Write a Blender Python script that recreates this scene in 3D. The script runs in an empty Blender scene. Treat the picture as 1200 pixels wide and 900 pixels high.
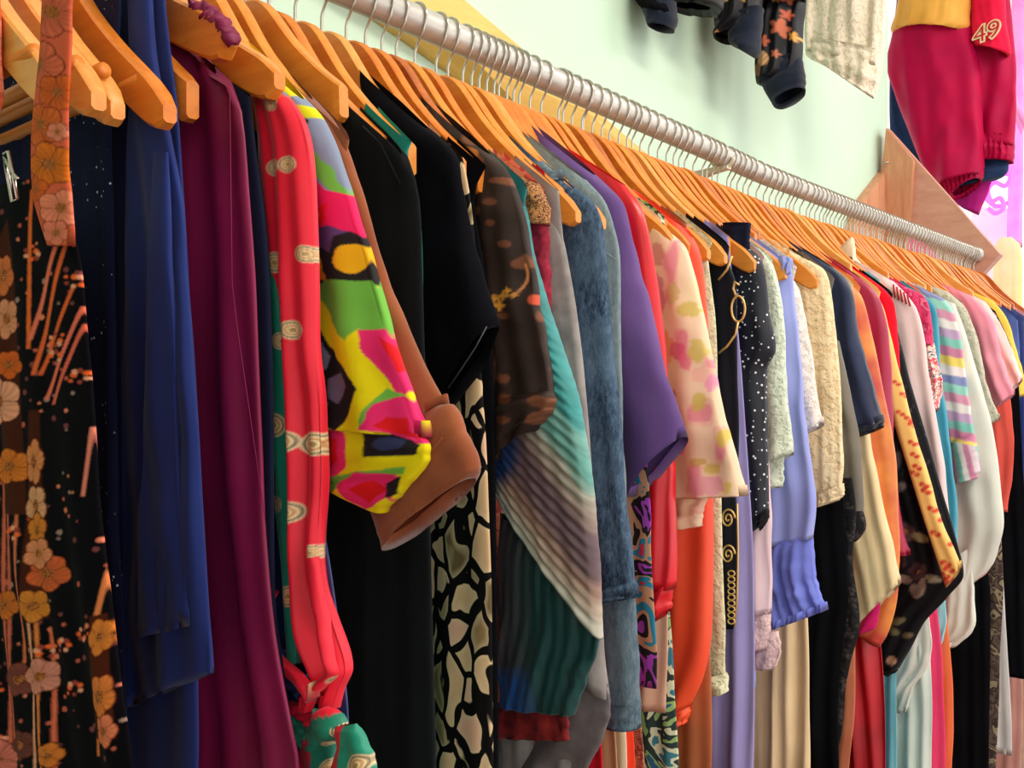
import bpy, math, random
import numpy as np

# ------------------------------------------------------------------ camera, world, lights
SC = bpy.context.scene
COL = SC.collection
F, UVP, HV = 1100.0, 1545.0, 462.0            # focal length in px, rod vanishing point, horizon row (1200x900 frame)
A = math.atan((UVP - 600.0) / F)
CA, SA = math.cos(A), math.sin(A)
ZC = 1.45                                     # camera height

cam_d = bpy.data.cameras.new('camera'); cam = bpy.data.objects.new('camera', cam_d); COL.objects.link(cam)
cam.location = (0, 0, ZC); cam.rotation_euler = (math.pi / 2, 0, A - math.pi / 2)
cam_d.sensor_width = 36; cam_d.lens = F / 1200 * 36; cam_d.shift_y = (HV - 450) / 1200
cam_d.clip_start = 0.02
SC.camera = cam
SC.view_settings.view_transform = 'Standard'; SC.view_settings.look = 'None'
SC.view_settings.gamma = 1.0; SC.view_settings.use_curve_mapping = False
SC.view_settings.exposure = 0.22

W = bpy.data.worlds.new('world'); SC.world = W; W.use_nodes = True
W.node_tree.nodes['Background'].inputs[0].default_value = (1.0, 0.97, 0.93, 1)
W.node_tree.nodes['Background'].inputs[1].default_value = 1.6

def area(name, loc, target, sx, sy, power, color):
    l = bpy.data.lights.new(name, 'AREA'); l.shape = 'RECTANGLE'; l.size = sx; l.size_y = sy
    l.energy = power; l.color = color
    o = bpy.data.objects.new(name, l); COL.objects.link(o); o.location = loc
    d = [target[i] - loc[i] for i in range(3)]
    import mathutils
    o.rotation_euler = mathutils.Vector(d).to_track_quat('-Z', 'Y').to_euler()
    return o
area('ceiling_light', (1.1, -0.9, 3.5), (1.3, 0.5, 1.5), 1.6, 0.5, 42, (1.0, 0.90, 0.76))
area('ceiling_light_far', (3.6, -0.9, 3.5), (3.4, 0.5, 1.5), 1.6, 0.5, 30, (1.0, 0.95, 0.88))

# ------------------------------------------------------------------ colour, materials
def lin(c):
    c = c / 255.0
    return c / 12.92 if c <= 0.04045 else ((c + 0.055) / 1.055) ** 2.4
def rgb(*c):
    return tuple(lin(x) for x in c) + (1.0,)
def L3(c):
    return np.array([lin(x) for x in c])

class Mat:
    def __init__(s, name):
        s.m = bpy.data.materials.new(name); s.m.use_nodes = True
        s.t = s.m.node_tree; s.b = s.t.nodes['Principled BSDF']
        s._co = None
    def n(s, ty, **kw):
        x = s.t.nodes.new(ty)
        for k, v in kw.items(): setattr(x, k, v)
        return x
    def link(s, a, b): s.t.links.new(a, b)
    @property
    def co(s):
        if s._co is None: s._co = s.n('ShaderNodeTexCoord').outputs['Object']
        return s._co
    def scaled(s, sc):
        if not isinstance(sc, tuple): sc = (sc, sc, sc)
        m = s.n('ShaderNodeMapping'); m.inputs['Scale'].default_value = sc; s.link(s.co, m.inputs['Vector']); return m.outputs[0]
    def noise(s, sc, detail=3, rough=0.5, dist=0.0):
        x = s.n('ShaderNodeTexNoise'); x.inputs['Scale'].default_value = 1; x.inputs['Detail'].default_value = detail
        x.inputs['Roughness'].default_value = rough; x.inputs['Distortion'].default_value = dist
        s.link(s.scaled(sc), x.inputs['Vector']); return x.outputs['Fac']
    def voronoi(s, sc, feature='F1', rnd=1.0, out='Distance'):
        x = s.n('ShaderNodeTexVoronoi', feature=feature); x.inputs['Scale'].default_value = 1
        x.inputs['Randomness'].default_value = rnd
        s.link(s.scaled(sc), x.inputs['Vector']); return x.outputs[out]
    def wave(s, sc, dist=0.0, direction='X', dscale=1.0):
        x = s.n('ShaderNodeTexWave', bands_direction=direction); x.inputs['Scale'].default_value = 1
        x.inputs['Distortion'].default_value = dist; x.inputs['Detail Scale'].default_value = dscale
        s.link(s.scaled(sc), x.inputs['Vector']); return x.outputs['Fac']
    def ramp(s, fac, stops, interp='LINEAR'):
        r = s.n('ShaderNodeValToRGB'); r.color_ramp.interpolation = interp
        e = r.color_ramp.elements
        while len(e) < len(stops): e.new(0.5)
        for i, (p, c) in enumerate(stops): e[i].position = p; e[i].color = c
        s.link(fac, r.inputs[0]); return r.outputs[0]
    def mix(s, fac, a, b):
        x = s.n('ShaderNodeMix', data_type='RGBA')
        for idx, v in ((6, a), (7, b)):
            if isinstance(v, tuple): x.inputs[idx].default_value = v
            else: s.link(v, x.inputs[idx])
        if isinstance(fac, float): x.inputs[0].default_value = fac
        else: s.link(fac, x.inputs[0])
        return x.outputs[2]
    def base(s, c):
        if isinstance(c, tuple): s.b.inputs['Base Color'].default_value = c
        else: s.link(c, s.b.inputs['Base Color'])
    def set(s, **kw):
        for k, v in kw.items(): s.b.inputs[k.replace('_', ' ')].default_value = v
        return s
    def bump(s, h, strength=0.3, dist=0.002):
        b = s.n('ShaderNodeBump'); b.inputs['Strength'].default_value = strength; b.inputs['Distance'].default_value = dist
        s.link(h, b.inputs['Height']); s.link(b.outputs[0], s.b.inputs['Normal'])

MATS = {}
def fabric(key, c, c2=None, rough=0.85, sheen=0.05, spec=0.12, nsc=9, weave=1100, bump=0.2, alpha=1.0, wr=45):
    """plain woven cloth: slow tonal variation, thread noise, soft crumple bump"""
    if key in MATS: return MATS[key]
    M = Mat(key)
    c = rgb(*c); c2 = rgb(*c2) if c2 else tuple(x * 0.8 for x in c[:3]) + (1,)
    col = M.mix(M.ramp(M.noise(nsc, 2), [(0.35, (0, 0, 0, 1)), (0.7, (1, 1, 1, 1))]), c, c2)
    M.base(col)
    M.set(Roughness=rough, Sheen_Weight=sheen, Specular_IOR_Level=spec, Alpha=alpha)
    add = M.n('ShaderNodeMath', operation='MULTIPLY_ADD'); add.inputs[1].default_value = 0.12
    M.link(M.noise((weave, weave, weave * 0.3), 1), add.inputs[0]); M.link(M.noise((wr, wr, wr * 0.35), 2), add.inputs[2])
    M.bump(add.outputs[0], bump, 0.006)
    MATS[key] = M.m; return M.m
def satin(key, c, c2=None, rough=0.38, spec=0.5, **k):
    return fabric(key, c, c2, rough=rough, sheen=0.0, spec=spec, bump=k.pop('bump', 0.06), **k)
def painted(key, rough=0.7, sheen=0.03, spec=0.12, bump=0.12):
    """printed cloth: the print is the mesh colour attribute"""
    if key in MATS: return MATS[key]
    M = Mat(key)
    a = M.n('ShaderNodeAttribute'); a.attribute_name = 'Col'
    M.base(a.outputs['Color']); M.set(Roughness=rough, Sheen_Weight=sheen, Specular_IOR_Level=spec)
    M.bump(M.noise((60, 60, 25), 2), bump, 0.005)
    MATS[key] = M.m; return M.m
def denim(key, c, c2):
    if key in MATS: return MATS[key]
    M = Mat(key)
    f = M.ramp(M.noise((190, 190, 75), 5, 0.8), [(0.40, (0, 0, 0, 1)), (0.68, (1, 1, 1, 1))])
    f2 = M.ramp(M.noise(16, 2), [(0.4, (0, 0, 0, 1)), (0.7, (.6, .6, .6, 1))])
    col = M.mix(f, rgb(*c), rgb(*c2)); M.base(M.mix(f2, col, rgb(*c2)))
    M.set(Roughness=0.9, Specular_IOR_Level=0.15)
    M.bump(M.noise((600, 600, 300), 2), 0.3, 0.002); MATS[key] = M.m; return M.m
def lace(key, c, c2, sc=160, alpha=1.0):
    if key in MATS: return MATS[key]
    M = Mat(key)
    v = M.voronoi(sc, 'DISTANCE_TO_EDGE'); f = M.ramp(v, [(0.02, (1, 1, 1, 1)), (0.16, (0, 0, 0, 1))])
    n = M.ramp(M.noise(sc * 0.45, 3), [(0.42, (0, 0, 0, 1)), (0.55, (1, 1, 1, 1))])
    M.base(M.mix(f, M.mix(n, rgb(*c2), rgb(*c)), rgb(*c)))
    M.set(Roughness=0.85, Specular_IOR_Level=0.2, Alpha=alpha); M.bump(n, 0.5, 0.003); MATS[key] = M.m; return M.m
def dots(key, c, cd, sc=90, r=0.3, rough=0.5):
    if key in MATS: return MATS[key]
    M = Mat(key)
    f = M.ramp(M.voronoi(sc, rnd=0.9), [(r, (1, 1, 1, 1)), (r + 0.04, (0, 0, 0, 1))])
    M.base(M.mix(f, rgb(*c), rgb(*cd))); M.set(Roughness=rough, Specular_IOR_Level=0.4)
    M.bump(M.noise(80, 2), 0.15, 0.004); MATS[key] = M.m; return M.m
def blobs(key, cols, sc=35, rough=0.7, dist=1.5, stops=None, line=None):
    """all-over print of irregular colour patches"""
    if key in MATS: return MATS[key]
    M = Mat(key)
    n = M.noise(sc, 2, 0.5, dist)
    k = len(cols); st = stops or [0.30 + 0.42 * i / k for i in range(k)]
    col = M.ramp(n, [(st[i], rgb(*cols[i])) for i in range(k)], 'CONSTANT')
    M.base(col); M.set(Roughness=rough, Specular_IOR_Level=0.3); M.bump(M.noise(70, 2), 0.12, 0.004)
    MATS[key] = M.m; return M.m

def wood(key, c, c2, sc=(60, 9, 60), rough=0.42):
    if key in MATS: return MATS[key]
    M = Mat(key)
    w = M.noise(sc, 5, 0.65, 0.6)
    M.base(M.mix(M.ramp(w, [(0.35, (0, 0, 0, 1)), (0.68, (1, 1, 1, 1))]), rgb(*c), rgb(*c2)))
    M.set(Roughness=rough, Specular_IOR_Level=0.4, Coat_Weight=0.15, Coat_Roughness=0.3); M.bump(w, 0.06, 0.002)
    MATS[key] = M.m; return M.m
def plain(key, c, rough=0.5, metal=0.0, emit=None, es=0.0, spec=0.4):
    if key in MATS: return MATS[key]
    M = Mat(key)
    n = M.ramp(M.noise(7, 3), [(0.3, tuple(x * 0.93 for x in rgb(*c)[:3]) + (1,)), (0.7, rgb(*c))])
    M.base(n); M.set(Roughness=rough, Metallic=metal, Specular_IOR_Level=spec)
    if emit: M.set(Emission_Color=rgb(*emit), Emission_Strength=es)
    MATS[key] = M.m; return M.m

# ------------------------------------------------------------------ objects
def tag(o, label=None, cat=None, group=None, kind=None):
    if label: o['label'] = label
    if cat: o['category'] = cat
    if group: o['group'] = group
    if kind: o['kind'] = kind
    return o
def empty(name, loc, label=None, cat=None, group=None):
    o = bpy.data.objects.new(name, None); COL.objects.link(o); o.location = loc; o.empty_display_size = 0.03
    return tag(o, label, cat, group)
def mesh_obj(name, verts, faces, mat, parent=None, smooth=True, colors=None):
    """verts in world space; stored relative to the parent's location"""
    v = np.asarray(verts, dtype=float)
    if parent is not None: v = v - np.array(parent_loc(parent))
    me = bpy.data.meshes.new(name); me.from_pydata(v.tolist(), [], faces)
    if colors is not None:
        at = me.color_attributes.new('Col', 'FLOAT_COLOR', 'POINT')
        c4 = np.ones((len(v), 4)); c4[:, :3] = colors; at.data.foreach_set('color', c4.ravel())
    if smooth: me.polygons.foreach_set('use_smooth', [True] * len(me.polygons))
    if mat: me.materials.append(mat)
    me.update()
    o = bpy.data.objects.new(name, me); COL.objects.link(o)
    if parent is not None: o.parent = parent
    return o
def parent_loc(p):
    l = np.array(p.location)
    while p.parent is not None: p = p.parent; l = l + np.array(p.location)
    return l
def box_vf(x0, x1, y0, y1, z0, z1):
    v = [(x, y, z) for x in (x0, x1) for y in (y0, y1) for z in (z0, z1)]
    f = [(0, 1, 3, 2), (4, 6, 7, 5), (0, 4, 5, 1), (2, 3, 7, 6), (0, 2, 6, 4), (1, 5, 7, 3)]
    return v, f
def box(name, x0, x1, y0, y1, z0, z1, mat, parent=None):
    v, f = box_vf(x0, x1, y0, y1, z0, z1); return mesh_obj(name, v, f, mat, parent, smooth=False)
def prism(name, poly, axis, a0, a1, mat, parent=None, smooth=False):
    """polygon in the plane normal to axis, extruded from a0 to a1"""
    n = len(poly); v = []
    for a in (a0, a1):
        for p, q in poly: v.append({'x': (a, p, q), 'y': (p, a, q), 'z': (p, q, a)}[axis])
    f = [tuple(range(n - 1, -1, -1)), tuple(range(n, 2 * n))] + [(i, (i + 1) % n, n + (i + 1) % n, n + i) for i in range(n)]
    return mesh_obj(name, v, f, mat, parent, smooth)
def tube_vf(path, r, sides=7, closed=False):
    p = np.array(path, float); n = len(p)
    t = np.zeros_like(p); t[1:-1] = p[2:] - p[:-2]; t[0] = p[1] - p[0]; t[-1] = p[-1] - p[-2]
    if closed: t[0] = t[-1] = p[1] - p[-2]
    t /= np.linalg.norm(t, axis=1)[:, None]
    up = np.array([1.0, 0, 0]) if abs(t[0][0]) < 0.8 else np.array([0, 0, 1.0])
    rr = np.broadcast_to(np.asarray(r, float), (n,)); v = []; u = np.cross(t[0], up)
    for i in range(n):
        u = u - t[i] * np.dot(u, t[i]); u /= np.linalg.norm(u); w = np.cross(t[i], u)
        for k in range(sides):
            an = 2 * math.pi * k / sides; v.append(p[i] + rr[i] * (math.cos(an) * u + math.sin(an) * w))
    f = [(i * sides + k, i * sides + (k + 1) % sides, (i + 1) * sides + (k + 1) % sides, (i + 1) * sides + k)
         for i in range(n - 1) for k in range(sides)]
    f += [tuple(range(sides))[::-1], tuple(range((n - 1) * sides, n * sides))]
    return v, f
def tube(name, path, r, mat, parent=None, sides=7):
    v, f = tube_vf(path, r, sides); return mesh_obj(name, v, f, mat, parent)

# ------------------------------------------------------------------ pixel <-> place
def Yof(u, X):
    t = (u - 600.0) / F; return X * (SA - t * CA) / (CA + t * SA)
def Xof(u, Y=0.603):
    t = (u - 600.0) / F; return Y * (CA + t * SA) / (SA - t * CA)
def P(u, v, X):
    Y = Yof(u, X); return (Y, ZC + (HV - v) * (X * CA + Y * SA) / F)
def UV(Y, z, X):
    d = X * CA + Y * SA; return 600 + F * (X * SA - Y * CA) / d, HV - F * (z - ZC) / d

YR = 0.80                                     # the rod runs along X at this Y
RX = [-1.0, 0.3, 0.75, 1.08, 1.48, 1.66, 2.05, 2.47, 3.12, 3.4]
RZ = [0.444, 0.441, 0.437, 0.4306, 0.422, 0.4165, 0.418, 0.4225, 0.4306, 0.434]
def rodz(X): return ZC + float(np.interp(X, RX, RZ))

# ------------------------------------------------------------------ the setting
mint = Mat('mint_wall_paint')
mint.base(mint.mix(mint.ramp(mint.noise(2.2, 4), [(0.35, (0, 0, 0, 1)), (0.7, (1, 1, 1, 1))]), rgb(190, 217, 197), rgb(198, 223, 203)))
mint.set(Roughness=0.55, Specular_IOR_Level=0.3); mint.bump(mint.noise(160, 3), 0.05, 0.002)
YW = 1.10; XE = 3.22
def structure(o): o['kind'] = 'structure'; return o
structure(box('wall_back', -2.2, XE, YW, YW + 0.12, 0, 3.6, mint.m))
structure(box('wall_return', XE - 0.12, XE, YW + 0.12, 3.2, 0, 3.6, mint.m))
structure(box('unseen_wall_left', -2.3, -2.2, -1.5, YW + 0.12, 0, 3.6, mint.m))  # out of view, put in to block world light from the left
fl = Mat('floor_boards'); fl.base(fl.mix(fl.noise((3, 40, 3), 4), rgb(150, 112, 80), rgb(112, 80, 55))); fl.set(Roughness=0.5)
structure(box('floor', -2.3, 6.0, -3.2, 3.4, -0.1, 0, fl.m))
whitep = plain('white_paint', (246, 243, 240), 0.5)
# far end of the shop: wall with a tall window
XW = 5.9
structure(box('unseen_wall_front', -2.3, -0.7, -3.3, -3.2, 0, 3.6, whitep))  # out of view, added to block world light; kept short to let fill in
structure(box('unseen_ceiling', -2.3, 6.02, -3.3, 3.4, 3.6, 3.7, whitep))  # out of view, added to hold back world light from above
structure(box('wall_end', XW, XW + 0.12, -3.2, 3.3, 0, 0.8, whitep))
w1 = empty('window_1', (XW, 1.9, 0.8)); structure(w1)
for y in (-3.2, -1.9, -0.6, 0.7, 2.0, 3.25): box('window_frame', XW, XW + 0.08, y, y + 0.05, 0.8, 3.6, whitep, w1)
box('window_frame', XW, XW + 0.08, -3.2, 3.3, 3.0, 3.05, whitep, w1)
gl = Mat('window_glass'); gl.base((1, 1, 1, 1)); gl.set(Roughness=0.02, Transmission_Weight=1.0, IOR=1.05, Alpha=0.15)
for y in (-3.15, -1.85, -0.55, 0.75, 2.05):
    box('pane', XW + 0.035, XW + 0.04, y, y + 1.25, 0.8, 3.0, gl.m, w1); box('pane', XW + 0.035, XW + 0.04, y, y + 1.25, 3.05, 3.6, gl.m, w1)

# ------------------------------------------------------------------ rod, brackets, wall plank
steel = Mat('galvanised_pipe')
sn = steel.noise((9, 60, 60), 4, 0.6)
steel.base(steel.mix(steel.ramp(sn, [(0.35, (0, 0, 0, 1)), (0.7, (1, 1, 1, 1))]), rgb(206, 204, 198), rgb(176, 174, 168)))
steel.set(Metallic=0.4, Roughness=0.4); steel.bump(sn, 0.1, 0.001)
chrome = plain('hook_wire', (196, 186, 176), 0.22, 1.0)
xs = np.linspace(-0.6, 3.125, 76)
tag(tube('clothes_rod', [(x, YR, rodz(x)) for x in xs], 0.0178, steel.m, None, 20),
    'long grey steel pipe holding the row of wooden hangers', 'clothes rod')

pine = wood('pale_pine', (236, 196, 104), (222, 174, 84), (8, 40, 40), 0.6)
pine_red = wood('reddish_pine', (206, 150, 112), (186, 122, 92), (40, 40, 6), 0.6)
pine_end = wood('pinkish_pine', (204, 152, 132), (190, 134, 118), (6, 14, 40), 0.6)
# plank nailed to the wall, running down to the right; its lower edge is cut level in front
def wall_pt(u, v, Y):
    X = Xof(u, Y); d = X * CA + Y * SA; return X, ZC + (HV - v) * d / F
yb, yf = YW - 0.001, YW - 0.042
def ln(p, q, x): return p[1] + (q[1] - p[1]) * (x - p[0]) / (q[0] - p[0])
T0, T1 = wall_pt(544.5, 0, yf), wall_pt(770, 190, yf); B0, B1 = wall_pt(433, 21, yb), wall_pt(540, 97, yb)
E0, E1 = wall_pt(433, 20, yf), wall_pt(560, 75, yf)
pv = []
XL, XRt = E0[0] - 0.05, T1[0]
for X in (XL, 1.15, 1.45, XRt):
    zt = ln(T0, T1, X); zb = ln(B0, B1, X); ze = max(min(ln(E0, E1, X), zt - 0.004), zb + 0.003)
    if X == XRt: ze = zt - 0.03; zb = zt - 0.15
    pv += [(X, yf, zt), (X, yf, ze), (X, yb, zb), (X, yb, zt)]
pf = [(3, 2, 1, 0), (12, 13, 14, 15)]
for i in range(3):
    for k in range(4): pf.append((4 * i + k, 4 * i + (k + 1) % 4, 4 * i + 4 + (k + 1) % 4, 4 * i + 4 + k))
tag(mesh_obj('wall_plank', pv, pf, pine, None, False), 'pale yellow pine plank fixed sloping on the mint wall behind the rod', 'plank')
# steel arm from the wall
br = empty('rod_bracket', (1.50, YW, 1.86), 'pale metal arm bracket carrying the middle of the rod from the wall', 'bracket')
brm = plain('bracket_paint', (214, 208, 190), 0.45)
zr = rodz(1.5)
prism('arm', [(YW, zr - 0.03), (YW, zr + 0.022 - 0.05), (YR + 0.015, zr - 0.018), (YR - 0.012, zr - 0.018), (YR - 0.012, zr - 0.024), (YR + 0.02, zr - 0.028), (YR + 0.12, zr - 0.055), (YW, zr - 0.12)], 'x', 1.497, 1.512, brm, br)
tube('saddle', [(1.505, YR + 0.0215 * math.cos(a), zr + 0.0215 * math.sin(a)) for a in np.linspace(-2.9, -0.2, 14)], 0.004, brm, br, 6)
box('wall_plate', 1.485, 1.524, YW - 0.006, YW, zr - 0.13, zr + 0.03, brm, br)

# end bracket: upright board on the wall, brace board on the wall, sloping board that takes the rod
eb = empty('end_bracket', (3.17, YW, 1.7), 'pinkish pine triangular bracket at the far end of the rod', 'bracket')
X0, X1 = 3.135, 3.175
def eP(u, v): return P(u, v, X0)
sl = [eP(1040, 150), eP(1172, 298), eP(1150, 322), eP(1118, 322), eP(1060, 258), eP(1038, 232)]
prism('sloping_board', sl, 'x', X0, X1, pine_end, eb)
ub = [eP(1041, 152), eP(1073, 189), eP(1069, 252), eP(1062, 300), eP(1028, 330), eP(1034, 230), eP(1036, 198)]
prism('upright_board', ub, 'x', X0 - 0.022, X0, pine_red, eb)
q = [wall_pt(1037, 199, YW - 0.02), wall_pt(1052, 215, YW - 0.02), wall_pt(1040, 290, YW - 0.02), wall_pt(985, 300, YW - 0.02), wall_pt(1007, 238, YW - 0.02)]
prism('wall_brace', q, 'y', YW - 0.03, YW - 0.001, pine_red, eb)
tube('nail', [(3.10, YW - 0.03, wall_pt(1035, 198, YW)[1]), (3.10, YW - 0.045, wall_pt(1035, 198, YW)[1])], 0.004, chrome, eb, 8)
tube('rod_socket', [(3.112, YR, rodz(3.12)), (3.136, YR, rodz(3.12))], 0.0225, steel.m, eb, 20)

# ------------------------------------------------------------------ wooden hangers
HS = -0.057                                    # wood starts this far under the rod centre
HY = [0, .015, .030, .045, .060, .08, .11, .14, .17, .188, .200]
HT = [0, -.001, -.007, -.022, -.044, -.070, -.102, -.129, -.153, -.168, -.184]
HH = [.052, .052, .051, .048, .043, .039, .037, .036, .035, .032, .016]
def htop(dy): return float(np.interp(abs(dy), HY, HT))
def hanger_mesh(narrow=1.0, cut=None, drop=1.0):
    """carved wooden arms: chamfered rectangular section along the curved profile"""
    ymax = cut or HY[-1]
    sp = np.concatenate([-np.linspace(ymax, 0, 24)[:-1], np.linspace(0, ymax, 24)]); v = []; c = 0.0022
    for y in sp:
        t = drop * (np.mean([np.interp(abs(y + e), HY, HT) for e in (-.008, -.004, 0, .004, .008)]) if abs(y) < .18 else np.interp(abs(y), HY, HT))
        h = np.interp(abs(y), HY, HH); th = 0.0068
        end = (ymax - abs(y)) < 0.002
        if end: h *= 0.8; th *= 0.75
        xb = 0.010 * (abs(y) / 0.2) ** 2; a_, b_ = th, h / 2
        for sx, sz in ((-a_, -b_ + c), (-a_ + c, -b_), (a_ - c, -b_), (a_, -b_ + c), (a_, b_ - c), (a_ - c, b_), (-a_ + c, b_), (-a_, b_ - c)):
            v.append((xb + sx, y * narrow, HS + t - h / 2 + sz))
    m, n = len(sp), 8
    f = [(i * n + k, i * n + (k + 1) % n, (i + 1) * n + (k + 1) % n, (i + 1) * n + k) for i in range(m - 1) for k in range(n)]
    f += [tuple(range(n))[::-1], tuple(range((m - 1) * n, m * n))]
    return v, f
def hook_path():
    p = [(0, 0, HS - 0.012), (0, 0, HS), (0, 0, HS + 0.017), (0, -.0015, HS + 0.022), (0, -.008, HS + 0.033), (0, -.0155, HS + 0.0425)]
    for a in np.radians(np.linspace(215, -28, 20)):
        p.append((0, 0.0198 * math.cos(a), 0.0198 * math.sin(a)))
    return p
woods = [wood('honey_hanger_wood', (222, 132, 40), (202, 106, 24), (90, 7, 90)),
         wood('amber_hanger_wood', (228, 146, 52), (212, 122, 36), (80, 6, 80)),
         wood('pale_hanger_wood', (236, 166, 84), (222, 142, 60), (70, 6, 70)),
         wood('brown_hanger_wood', (196, 106, 40), (166, 82, 28), (90, 7, 90))]
HM = {}
def get_hanger_meshes(wi, narrow, cut=None, drop=1.0):
    key = (wi, narrow, cut, drop)
    if key not in HM:
        v, f = hanger_mesh(narrow, cut, drop); me = bpy.data.meshes.new('hanger_wood'); me.from_pydata(v, [], f)
        me.polygons.foreach_set('use_smooth', [True] * len(me.polygons)); me.materials.append(woods[wi]); me.set_sharp_from_angle(angle=0.6); HM[key] = me
    if 'hook' not in HM:
        v, f = tube_vf(hook_path(), 0.00165, 6); me = bpy.data.meshes.new('hanger_hook'); me.from_pydata([tuple(q) for q in v], [], f)
        me.polygons.foreach_set('use_smooth', [True] * len(me.polygons)); me.materials.append(chrome); HM['hook'] = me
        v, f = tube_vf([(0.004, y, HS - 0.163) for y in (-.172, -.06, .06, .172)], 0.0055, 10); me = bpy.data.meshes.new('hanger_bar')
        me.from_pydata([tuple(q) for q in v], [], f); me.polygons.foreach_set('use_smooth', [True] * len(me.polygons)); me.materials.append(woods[0]); HM['bar'] = me
    return HM[key]
RND = random.Random(7)
HANGERS = []
def hanger(X, label, group=None, narrow=1.0, yaw=0.0, roll=0.0, bar=False, wi=None, cut=None, drop=1.0):
    me = get_hanger_meshes(RND.choice((0, 0, 0, 1, 1, 2, 3)) if wi is None else wi, narrow, cut, drop)
    o = empty('wooden_hanger', (X, YR, rodz(X)), label, 'hanger', group)
    o.rotation_euler = (math.radians(roll), 0, math.radians(yaw))
    parts = [('wooden_arms', me), ('hook', HM['hook'])] + ([('bar', HM['bar'])] if bar else [])
    for nm, m in parts:
        c = bpy.data.objects.new(nm, m); COL.objects.link(c); c.parent = o
    HANGERS.append(X); return o

# ------------------------------------------------------------------ cloth panels
def vnoise(x, y, seed=0):
    """smooth value noise in 0..1"""
    xi, yi = np.floor(x).astype(int), np.floor(y).astype(int); fx, fy = x - xi, y - yi
    fx, fy = fx * fx * (3 - 2 * fx), fy * fy * (3 - 2 * fy)
    def h(a, b):
        n = (a * 374761393 + b * 668265263 + seed * 144665) & 0x7fffffff
        n = ((n ^ (n >> 13)) * 1274126177) & 0x7fffffff
        return ((n ^ (n >> 16)) & 0xffff) / 65535.0
    return (h(xi, yi) * (1 - fx) + h(xi + 1, yi) * fx) * (1 - fy) + (h(xi, yi + 1) * (1 - fx) + h(xi + 1, yi + 1) * fx) * fy
def resample(pts, n):
    """Catmull-Rom through the rows (clamped), n samples"""
    p = np.asarray(pts, float); k = len(p)
    if k == 1: return np.repeat(p, n, 0)
    d = np.linalg.norm(np.diff(p, axis=0), axis=1) + 1e-4; s = np.concatenate([[0], np.cumsum(d)])
    q = np.linspace(0, s[-1], n); out = np.zeros((n, p.shape[1]))
    m = np.zeros_like(p)
    m[1:-1] = (p[2:] - p[:-2]) / (s[2:] - s[:-2])[:, None]; m[0] = (p[1] - p[0]) / d[0]; m[-1] = (p[-1] - p[-2]) / d[-1]
    for i, x in enumerate(q):
        j = min(max(np.searchsorted(s, x) - 1, 0), k - 2); h = d[j]; t = (x - s[j]) / h
        out[i] = ((2 * t**3 - 3 * t**2 + 1) * p[j] + (t**3 - 2 * t**2 + t) * h * m[j] + (-2 * t**3 + 3 * t**2) * p[j + 1] + (t**3 - t**2) * h * m[j + 1])
    return out
SEED = [0]
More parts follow.
